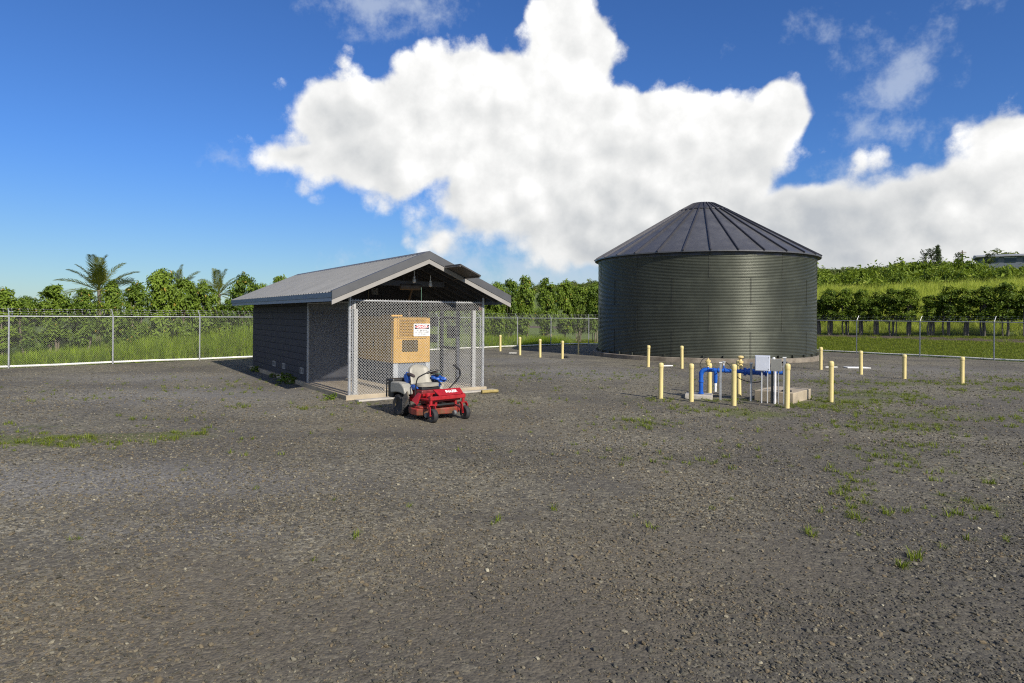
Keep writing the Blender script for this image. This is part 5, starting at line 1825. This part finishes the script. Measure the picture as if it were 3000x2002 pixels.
def leaves_mesh(name, m, clumps, per, size, rnd, jitter=0.9):
    """clumps: (centre, radius, outward); every leaf is a folded two-triangle blade"""
    v, f, rn = [], [], []
    for (c, rad, outw) in clumps:
        tone = rnd.random()
        for _ in range(per):
            d = Vector((rnd.gauss(0, 1), rnd.gauss(0, 1), rnd.gauss(0, 1)))
            d.normalize()
            p = c + d * rad * (rnd.random() ** 0.45)
            nrm = (outw * 0.9 + Vector((0, 0, 0.55)) + Vector((rnd.gauss(0, jitter), rnd.gauss(0, jitter), rnd.gauss(0, jitter))) * 0.6)
            if nrm.length < 1e-3:
                nrm = Vector((0, 0, 1))
            nrm.normalize()
            ax = nrm.cross(Vector((rnd.gauss(0, 1), rnd.gauss(0, 1), rnd.gauss(0, 0.4)))).normalized()
            ax = (ax + Vector((0, 0, -0.35))).normalized()
            sd_ = nrm.cross(ax).normalized()
            L_ = size * rnd.uniform(0.7, 1.3)
            wd = L_ * rnd.uniform(0.38, 0.52) * 0.5
            o = len(v)
            mid = p + ax * L_ * 0.45
            v.extend([tuple(p), tuple(mid + sd_ * wd + nrm * wd * 0.3), tuple(p + ax * L_ - nrm * L_ * 0.08), tuple(mid - sd_ * wd + nrm * wd * 0.3)])
            f.extend([(o, o + 1, o + 2), (o, o + 2, o + 3)])
            q = 0.55 * rnd.random() + 0.45 * tone
            if rnd.random() < 0.012:
                q = 1.0
            rn.extend([q, q])
    me = bpy.data.meshes.new(name)
    me.from_pydata(v, [], f)
    at = me.attributes.new('rnd', 'FLOAT', 'FACE')
    at.data.foreach_set('value', rn)
    me.materials.append(m)
    return me


def column_crown(seed, m, hgt=2.5, rad=0.56, n=88, per=66, size=0.14):
    """clipped column of foliage, bumpy outline and holes"""
    r_ = random.Random(seed)
    cl = []
    lob = [r_.uniform(0, 6.28) for _ in range(3)]
    while len(cl) < n:
        z = r_.random()
        a = r_.uniform(0, 2 * PI)
        prof = (1 - max(0, (z - 0.72) / 0.28) ** 2.2) ** 0.5 * (0.80 + 0.20 * min(1, z / 0.25))
        prof *= 0.86 + 0.16 * math.sin(2 * a + lob[0] + 4 * z) + 0.10 * math.sin(7 * z + lob[1])
        rr = rad * prof * (r_.random() ** 0.33)
        c = Vector((rr * math.cos(a), rr * math.sin(a), z * hgt))
        cl.append((c, r_.uniform(0.15, 0.25), Vector((math.cos(a), math.sin(a), 0.9 if z > 0.8 else 0.1))))
    return leaves_mesh('crown', m, cl, per, size, r_)


def stems_mesh(seed, h, n, m, spread=0.22, r0=0.045):
    r_ = random.Random(seed)
    mb = MB()
    for k in range(n):
        a = r_.uniform(0, 2 * PI)
        b = spread * r_.uniform(0.2, 1.0)
        p = [(b * math.cos(a), b * math.sin(a), -0.1)]
        for s_ in range(1, 5):
            u = s_ / 4
            p.append((b * math.cos(a) * (1 + 0.5 * u) + r_.gauss(0, 0.03), b * math.sin(a) * (1 + 0.5 * u) + r_.gauss(0, 0.03), h * u))
        q0 = r0 * r_.uniform(0.7, 1.2)
        mb.tube(p, [q0, q0 * 0.9, q0 * 0.8, q0 * 0.65, q0 * 0.4], 7)
        for _ in range(2):
            e = Vector(p[3])
            a2 = r_.uniform(0, 6.28)
            mb.tube([e, e + Vector((0.2 * math.cos(a2), 0.2 * math.sin(a2), 0.25))], [q0 * 0.45, q0 * 0.15], 5)
    return mb.mesh('trunk', m, 60)


LC = [column_crown(100 + k, M_hedge) for k in range(5)]
RC = [column_crown(200 + k, M_hedge2, per=44, size=0.15) for k in range(4)]
STEM = [stems_mesh(300 + k, 2.4, 4, M_bark) for k in range(3)]
STEM2 = [stems_mesh(320 + k, 2.4, 5, M_bark2, 0.20, 0.055) for k in range(3)]


def tree(name, label, x, y, h, w, crown0, crown, stem, group, k):
    z = float(ground_z(x, y))
    t = thing(name, label, 'tree', (x, y, z), random.uniform(0, 6.28), group)
    s = (h - crown0) / 2.58
    link_mesh('crown', crown, t, (0, 0, crown0), (0, 0, 0), (w / 1.22, w / 1.22, s))
    st = 0.75 * h
    link_mesh('trunk', stem, t, (0, 0, 0), (0, 0, 0), (1, 1, st / 2.4))
    return t


LEFT = [(-20.72, 26.08, 3.06, 1.25, 'clipped leafy tree cut by the left edge of the photo'),
        (-20.17, 26.63, 2.79, 1.00, 'short clipped tree second from the left edge behind the left fence'),
        (-19.50, 27.30, 3.30, 1.40, 'broad clipped tree left of the tall palm behind the left fence'),
        (-18.70, 28.11, 3.18, 1.15, 'clipped tree just left of the tall palm\'s crown'),
        (-17.98, 28.83, 3.58, 1.12, 'clipped tree just right of the tall palm\'s crown'),
        (-17.30, 29.50, 3.51, 1.10, 'clipped tree between the tall palm and the tallest clipped tree'),
        (-16.50, 30.31, 4.21, 1.45, 'tallest clipped tree in the left hedge row'),
        (-15.83, 30.98, 3.80, 1.30, 'clipped tree below the small middle palm'),
        (-15.17, 31.64, 3.67, 1.25, 'clipped tree left of the palm nearest the shed'),
        (-14.38, 32.44, 2.84, 1.15, 'low clipped tree in the gap left of the shed roof'),
        (-13.80, 33.02, 4.14, 1.30, 'round-topped tall clipped tree beside the shed\'s far eave'),
        (-13.11, 33.71, 3.71, 1.20, 'clipped tree peeping over the low end of the shed roof'),
        (-12.37, 34.45, 4.17, 1.30, 'clipped tree showing only its top over the shed roof slope')]
for k, (x, y, h, w, lab) in enumerate(LEFT):
    tree('hedge_tree', lab, x, y, h, w, 0.75, LC[k % 5], STEM[k % 3], 'clipped trees behind the left fence', k)
MID = [(-4.78, 41.78, 3.75, 1.50, 'clipped tree seen through the mesh just right of the generator'),
       (-3.86, 42.70, 4.13, 1.50, 'clipped tree seen through the gate\'s right half'),
       (-2.80, 43.77, 3.96, 1.50, 'clipped tree hidden behind the shed\'s right front post'),
       (-1.90, 44.67, 4.17, 1.50, 'clipped tree just right of the shed under its right eave'),
       (-1.07, 45.51, 4.51, 1.50, 'clipped tree above the right eave tip of the shed'),
       (-0.12, 46.45, 4.74, 1.50, 'clipped tree left of the tallest tree between shed and tank'),
       (0.99, 47.57, 5.06, 1.60, 'tallest clipped tree between the shed and the tank'),
       (2.62, 49.20, 5.02, 1.60, 'clipped tree standing in the middle of the gap between shed and tank'),
       (4.25, 50.83, 4.91, 1.60, 'clipped tree behind the fence bend left of the tank'),
       (5.26, 50.90, 4.60, 1.40, 'slim clipped tree second from the tank\'s left side'),
       (6.55, 50.70, 4.80, 1.50, 'clipped tree touching the tank\'s left side')]
for k, (x, y, h, w, lab) in enumerate(MID):
    tree('hedge_tree', lab, x, y, h, w, 0.95, LC[(k + 2) % 5], STEM[k % 3], 'clipped trees between the shed and the tank', k)
RIGHT = [(25.21, 52.51, 2.83, 1.35, 'small dark tree half hidden by the tank\'s right side'),
         (25.81, 51.99, 3.68, 1.40, 'dark clipped tree first in full view right of the tank'),
         (26.69, 51.23, 3.66, 1.45, 'dark clipped tree second in full view right of the tank'),
         (27.54, 50.49, 3.55, 1.35, 'dark clipped tree third in full view right of the tank'),
         (28.32, 49.82, 3.37, 1.30, 'dark clipped tree fourth in full view right of the tank'),
         (29.18, 49.08, 3.59, 1.35, 'dark clipped tree left of the middle fence post on the right'),
         (29.91, 48.45, 3.59, 1.45, 'dark clipped tree behind the middle fence post on the right'),
         (31.00, 47.51, 2.98, 1.20, 'lowest dark clipped tree of the right row, standing in a gap'),
         (31.78, 46.83, 3.64, 1.40, 'dark clipped tree just right of the gap in the right row'),
         (32.61, 46.11, 3.49, 1.40, 'dark clipped tree fourth from the right edge of the photo'),
         (33.44, 45.40, 3.56, 1.40, 'dark clipped tree third from the right edge of the photo'),
         (34.35, 44.61, 3.70, 1.55, 'largest dark clipped tree near the right edge of the photo'),
         (35.20, 43.90, 3.40, 1.30, 'dark clipped tree cut by the right edge of the photo')]
for k, (x, y, h, w, lab) in enumerate(RIGHT):
    tree('hedge_tree', lab, x, y, h + 0.05, w * 1.14, 1.25, RC[k % 4], STEM2[k % 3], 'dark clipped trees on the verge behind the right fence', k)


def frond_mesh(seed, m, L_=2.4, npairs=30):
    r_ = random.Random(seed)
    v, f, rn = [], [], []
    mb_pts = []
    for k in range(13):
        u = k / 12
        mb_pts.append(Vector((L_ * (u - 0.10 * u ** 3), 0, 0.10 * u - 0.42 * u ** 2.6)))

    def at_(u):
        a = min(int(u * 12), 11)
        q = u * 12 - a
        return mb_pts[a].lerp(mb_pts[a + 1], q)
    for k in range(npairs):
        u = 0.14 + 0.86 * k / (npairs - 1)
        p = at_(u)
        tg = (at_(min(1, u + 0.02)) - at_(max(0, u - 0.02))).normalized()
        ll = 0.62 * math.sin(PI * min(1, 0.18 + 0.82 * u)) ** 0.6 + 0.08
        for s_ in (-1, 1):
            d = (tg * (0.75 + 0.5 * u) + Vector((0, s_ * 0.8, 0.35 - 0.3 * r_.random()))).normalized()
            e1 = p + d * ll * 0.55
            e2 = p + d * ll + Vector((0, 0, -0.20 * ll * r_.uniform(0.3, 1.4)))
            wv = tg * 0.024
            o = len(v)
            v.extend([tuple(p - wv * 0.6), tuple(p + wv * 0.6), tuple(e1 + wv * 1.2), tuple(e1 - wv * 1.2), tuple(e2)])
            f.extend([(o, o + 1, o + 2, o + 3), (o + 3, o + 2, o + 4)])
            c = r_.random() * 0.9
            rn.extend([c, c])
    o0 = len(f)
    mb = MB()
    mb.v, mb.f, mb.mi = list(v), list(f), [0] * len(f)
    mb.tube(mb_pts, [0.030 * (1 - 0.85 * k / 12) for k in range(13)], 5)
    rn += [0.85] * (len(mb.f) - o0)
    me = bpy.data.meshes.new('frond')
    me.from_pydata(mb.v, [], mb.f)
    a = me.attributes.new('rnd', 'FLOAT', 'FACE')
    a.data.foreach_set('value', rn)
    me.materials.append(m)
    return me


FROND = [frond_mesh(400 + k, M_palm) for k in range(4)]


def palm(label, x, y, zc, scale, seed, n=17):
    r_ = random.Random(seed)
    z = float(ground_z(x, y))
    t = thing('coconut_palm', label, 'palm tree', (x, y, z), 0, 'palms rising over the left hedge')
    h = zc - z
    MB().tube([(0, 0, -0.1), (0.03, 0.02, h * 0.4), (0.06, 0.0, h * 0.8), (0.05, 0.0, h)], [0.17, 0.12, 0.11, 0.12], 10).build('trunk', M_bark, t, smooth=50)
    for k in range(n):
        u = k / (n - 1)
        pitch = R(82 - 95 * u ** 0.9) + r_.gauss(0, 0.10)      # upright in the middle, drooping outside
        a = k * 2.399 + r_.gauss(0, 0.2)
        o = link_mesh('frond', FROND[k % 4], t, (0.05, 0, h - 0.05))
        o.rotation_euler = (RZ(a) @ RY(-pitch) @ RX(r_.gauss(0, 0.35))).to_euler()
        s = scale * r_.uniform(0.85, 1.1)
        o.scale = (s, s, s)


palm('large coconut palm with wide fronds above the left hedge', -24.5, 38.0, 3.45, 1.0, 1, 20)
palm('small coconut palm showing only frond tips behind the tallest clipped tree', -20.73, 40.0, 3.75, 0.62, 2, 13)
palm('upright coconut palm nearest the shed above the left hedge', -18.35, 40.0, 3.35, 0.74, 3, 14)

# ------------------------------------------------------------------ the hillside on the right
def shrub_mesh(seed, m, n, per, size):
    r_ = random.Random(seed)
    cl = []
    for _ in range(n):
        d = Vector((r_.gauss(0, 1), r_.gauss(0, 1), abs(r_.gauss(0, 1)) * 0.9)).normalized()
        q = d * (0.60 + 0.42 * r_.random())
        q.z *= 0.95
        cl.append((Vector((q.x, q.y, q.z)), r_.uniform(0.20, 0.34), d))
    return leaves_mesh('shrub', m, cl, per, size, r_)


SH = [shrub_mesh(500 + k, M_scrub, 34, 26, 0.24) for k in range(4)]
SHF = [shrub_mesh(520 + k, M_farl, 34, 20, 0.26) for k in range(3)]


def build_hillside():
    def put(name, protos, x, y, s, zs, label):
        n = len(x)
        rot = np.stack([np.zeros(n), np.zeros(n), rng.uniform(0, 6.28, n)], 1)
        scatter(name, protos, np.stack([x, y, ground_z(x, y) - 0.1], 1), rot, np.stack([s, s, s * zs], 1), rng.integers(0, len(protos), n), rng.random(n), label, 'scrub')
    x, y = scatter_pts(9000, 10, 130, 10, 130, lambda x, y: (hill_s(x, y) > 37.5) & (hill_s(x, y) < 68) & (np.abs(x) < 0.95 * y + 6))
    k = rng.random(len(x)) < 0.42
    x, y = x[k], y[k]
    s_ = hill_s(x, y)
    s = rng.uniform(0.75, 1.95, len(x)) * np.interp(s_, [37, 45, 68], [0.70, 1.10, 1.35]) * (0.70 + 0.6 * fbm(x, y, 0.16))
    s *= np.where((x / y > 0.735) & (x / y < 0.84) & (s_ > 48), 0.80, 1.0)          # lower in front of the house
    put('hillside_scrub', SH, x, y, s, rng.uniform(0.9, 1.45, len(x)), 'dense green scrub covering the hillside above the pale grass')
    x, y = scatter_pts(5000, 10, 260, 30, 330, lambda x, y: (hill_s(x, y) > 95) & (hill_s(x, y) < 215) & (np.abs(x) < 0.95 * y + 6))
    k = rng.random(len(x)) < 0.55
    x, y = x[k], y[k]
    put('far_woodland', SHF, x, y, rng.uniform(1.8, 3.4, len(x)), rng.uniform(0.7, 1.1, len(x)), 'hazy olive green woodland on the far hill beside the tank')


build_hillside()


def build_skyline():
    # tall narrow pine
    def hz(x, y):
        return float(ground_z(x, y))
    x, y = 64.6, 97.4
    t = thing('norfolk_pine', 'dark pointed pine standing on the hill skyline', 'pine tree', (x, y, hz(x, y)))
    H_ = 13.1 - hz(x, y)
    MB().tube([(0, 0, -0.2), (0, 0, H_)], [0.14, 0.02], 8).build('trunk', M_bark, t)
    r_ = random.Random(3)
    cl = []
    for k in range(15):
        u = k / 14
        z = H_ * (0.10 + 0.88 * u)
        rad = 0.95 * (1 - u) ** 0.85 + 0.06
        for j in range(7):
            a = j * 0.9 + k * 0.7
            for q in (0.3, 0.65, 1.0):
                cl.append((Vector((rad * q * math.cos(a), rad * q * math.sin(a), z + 0.12 * q)), 0.13, Vector((math.cos(a), math.sin(a), 0.3))))
    link_mesh('crown', leaves_mesh('crown', M_pine, cl, 7, 0.26, r_), t)
    # wind-bent casuarinas
    for k, (px_, Y_, top, lab) in enumerate([(2703, 95.0, 12.3, 'wind-bent feathery tree farther left of the skyline pine'), (2722, 96.0, 12.7, 'wind-bent feathery tree just left of the skyline pine'),
                                             (2798, 97.0, 11.9, 'low wind-bent tree right of the skyline pine'), (2892, 100.0, 12.3, 'wind-bent tree left of the hilltop house')]):
        x, y = (px_ - 1500) / 1879 * Y_, Y_
        z0 = hz(x, y)
        h = top - z0
        t = thing('windswept_tree', lab, 'tree', (x, y, z0), 0, 'wind-bent trees on the skyline')
        MB().tube([(0, 0, -0.2), (0.05, 0, h * 0.5), (0.5, 0, h * 0.85)], [0.12, 0.08, 0.03], 7).build('trunk', M_bark, t)
        r2 = random.Random(40 + k)
        cl = []
        for _ in range(34):
            u = r2.random()
            c = Vector((-0.55 + 0.9 * u + r2.gauss(0, 0.22) + 0.25 * u * u, r2.gauss(0, 0.45), h * (0.30 + 0.70 * u)))
            cl.append((c, 0.20, Vector((0.5, -0.3, 0.5))))
            cl.append((c + Vector((0.30, 0, 0.16)), 0.12, Vector((0.6, -0.2, 0.4))))
        link_mesh('crown', leaves_mesh('crown', M_pine, cl, 11, 0.24, r2), t)
    # round tree behind the house
    x, y = (2938 - 1500) / 1879 * 118, 118.0
    z0 = hz(x, y)
    t = thing('round_tree', 'rounded pale green tree behind the hilltop house', 'tree', (x, y, z0))
    h = 2.1 + (936 - 731) * 118 / 1879 - z0
    MB().tube([(0, 0, -0.2), (0, 0, h * 0.6)], [0.25, 0.12], 8).build('trunk', M_bark, t)
    link_mesh('crown', SHF[0], t, (0, 0, h * 0.45), (0, 0, 0.4), (3.2, 3.2, h * 0.52))
    # house with a pale low roof
    x, y = 83.5, 108.0
    z0 = hz(x, y)
    t = thing('hilltop_house', 'grey house with a low pale roof half hidden on the hilltop', 'house', (x, y, z0), -0.55)
    top = 13.0 - z0
    M_w = mat('house_wall', (0.12, 0.14, 0.17), 0.8, var=0.05)
    MB().box((-4.0, -3.0, -0.5), (9.0, 4.0, top - 0.55)).build('wall', M_w, t)
    MB().prism([(-3.6, top - 0.55), (4.6, top - 0.50), (4.6, top - 0.38), (0.5, top + 0.10), (-3.6, top - 0.38)], -4.7, 9.7, 'x').build('roof', mat('pale_roof', (0.27, 0.28, 0.30), 0.6, var=0.05), t)
    for k in range(5):
        w_ = MB().box((-3.2 + 2.4 * k, -3.06, top - 1.55), (-1.7 + 2.4 * k, -3.002, top - 0.75)).build('window', mat('house_glass', (0.03, 0.04, 0.05), 0.15), t)
        MB().box((-3.28 + 2.4 * k, -3.08, top - 0.75), (-1.62 + 2.4 * k, -3.005, top - 0.68)).build('window_frame', M_white, w_)
    x, y = (2818 - 1500) / 1879 * 100, 100.0
    z0 = hz(x, y)
    h = 2.1 + (935 - 734) * 100 / 1879 - z0
    t = thing('utility_pole', 'thin utility pole on the skyline left of the hilltop house', 'pole', (x, y, z0))
    MB().tube([(0, 0, -0.3), (0, 0, h)], [0.12, 0.09], 8).build('pole_shaft', M_bark, t)
    MB().box((-0.6, -0.05, h - 0.35), (0.6, 0.05, h - 0.25)).build('cross_arm', M_bark, t)


build_skyline()

# leafy weeds at the foot of the shed wall
M_broad = leaf_mat('broad_weed_leaf', (0.055, 0.100, 0.012), (0.150, 0.210, 0.025), (0.30, 0.26, 0.03), 0.45, 0.3)
for k, (w, l, s, lab) in enumerate([(-0.22, 4.55, 1.0, 'bright leafy weed at the shed wall, right of the last vent block'), (-0.20, 5.25, 1.25, 'spreading leafy weed with yellow leaves at the middle of the shed wall'),
                                    (-0.18, 6.75, 0.7, 'small leafy weed by the shed wall between two vent blocks'), (-0.20, 9.2, 0.9, 'leafy weed near the far end of the shed wall'),
                                    (-0.35, 0.35, 0.7, 'little bright green weed beside the shed\'s front corner post')]):
    r_ = random.Random(70 + k)
    cl = []
    for _ in range(12):
        a = r_.uniform(0, 6.28)
        q = 0.20 * math.sqrt(r_.random())
        cl.append((Vector((q * math.cos(a), q * math.sin(a), 0.05 + 0.12 * r_.random())), 0.06, Vector((math.cos(a), math.sin(a), 0.6))))
    o_ = link_mesh('leafy_weed', leaves_mesh('leafy_weed', M_broad, cl, 9, 0.10, r_), None, shed_pt(w, l, 0.0), (0, 0, 0), (s * 1.1, s * 1.1, s))
    tag(o_, lab, 'weed', 'leafy weeds along the shed')
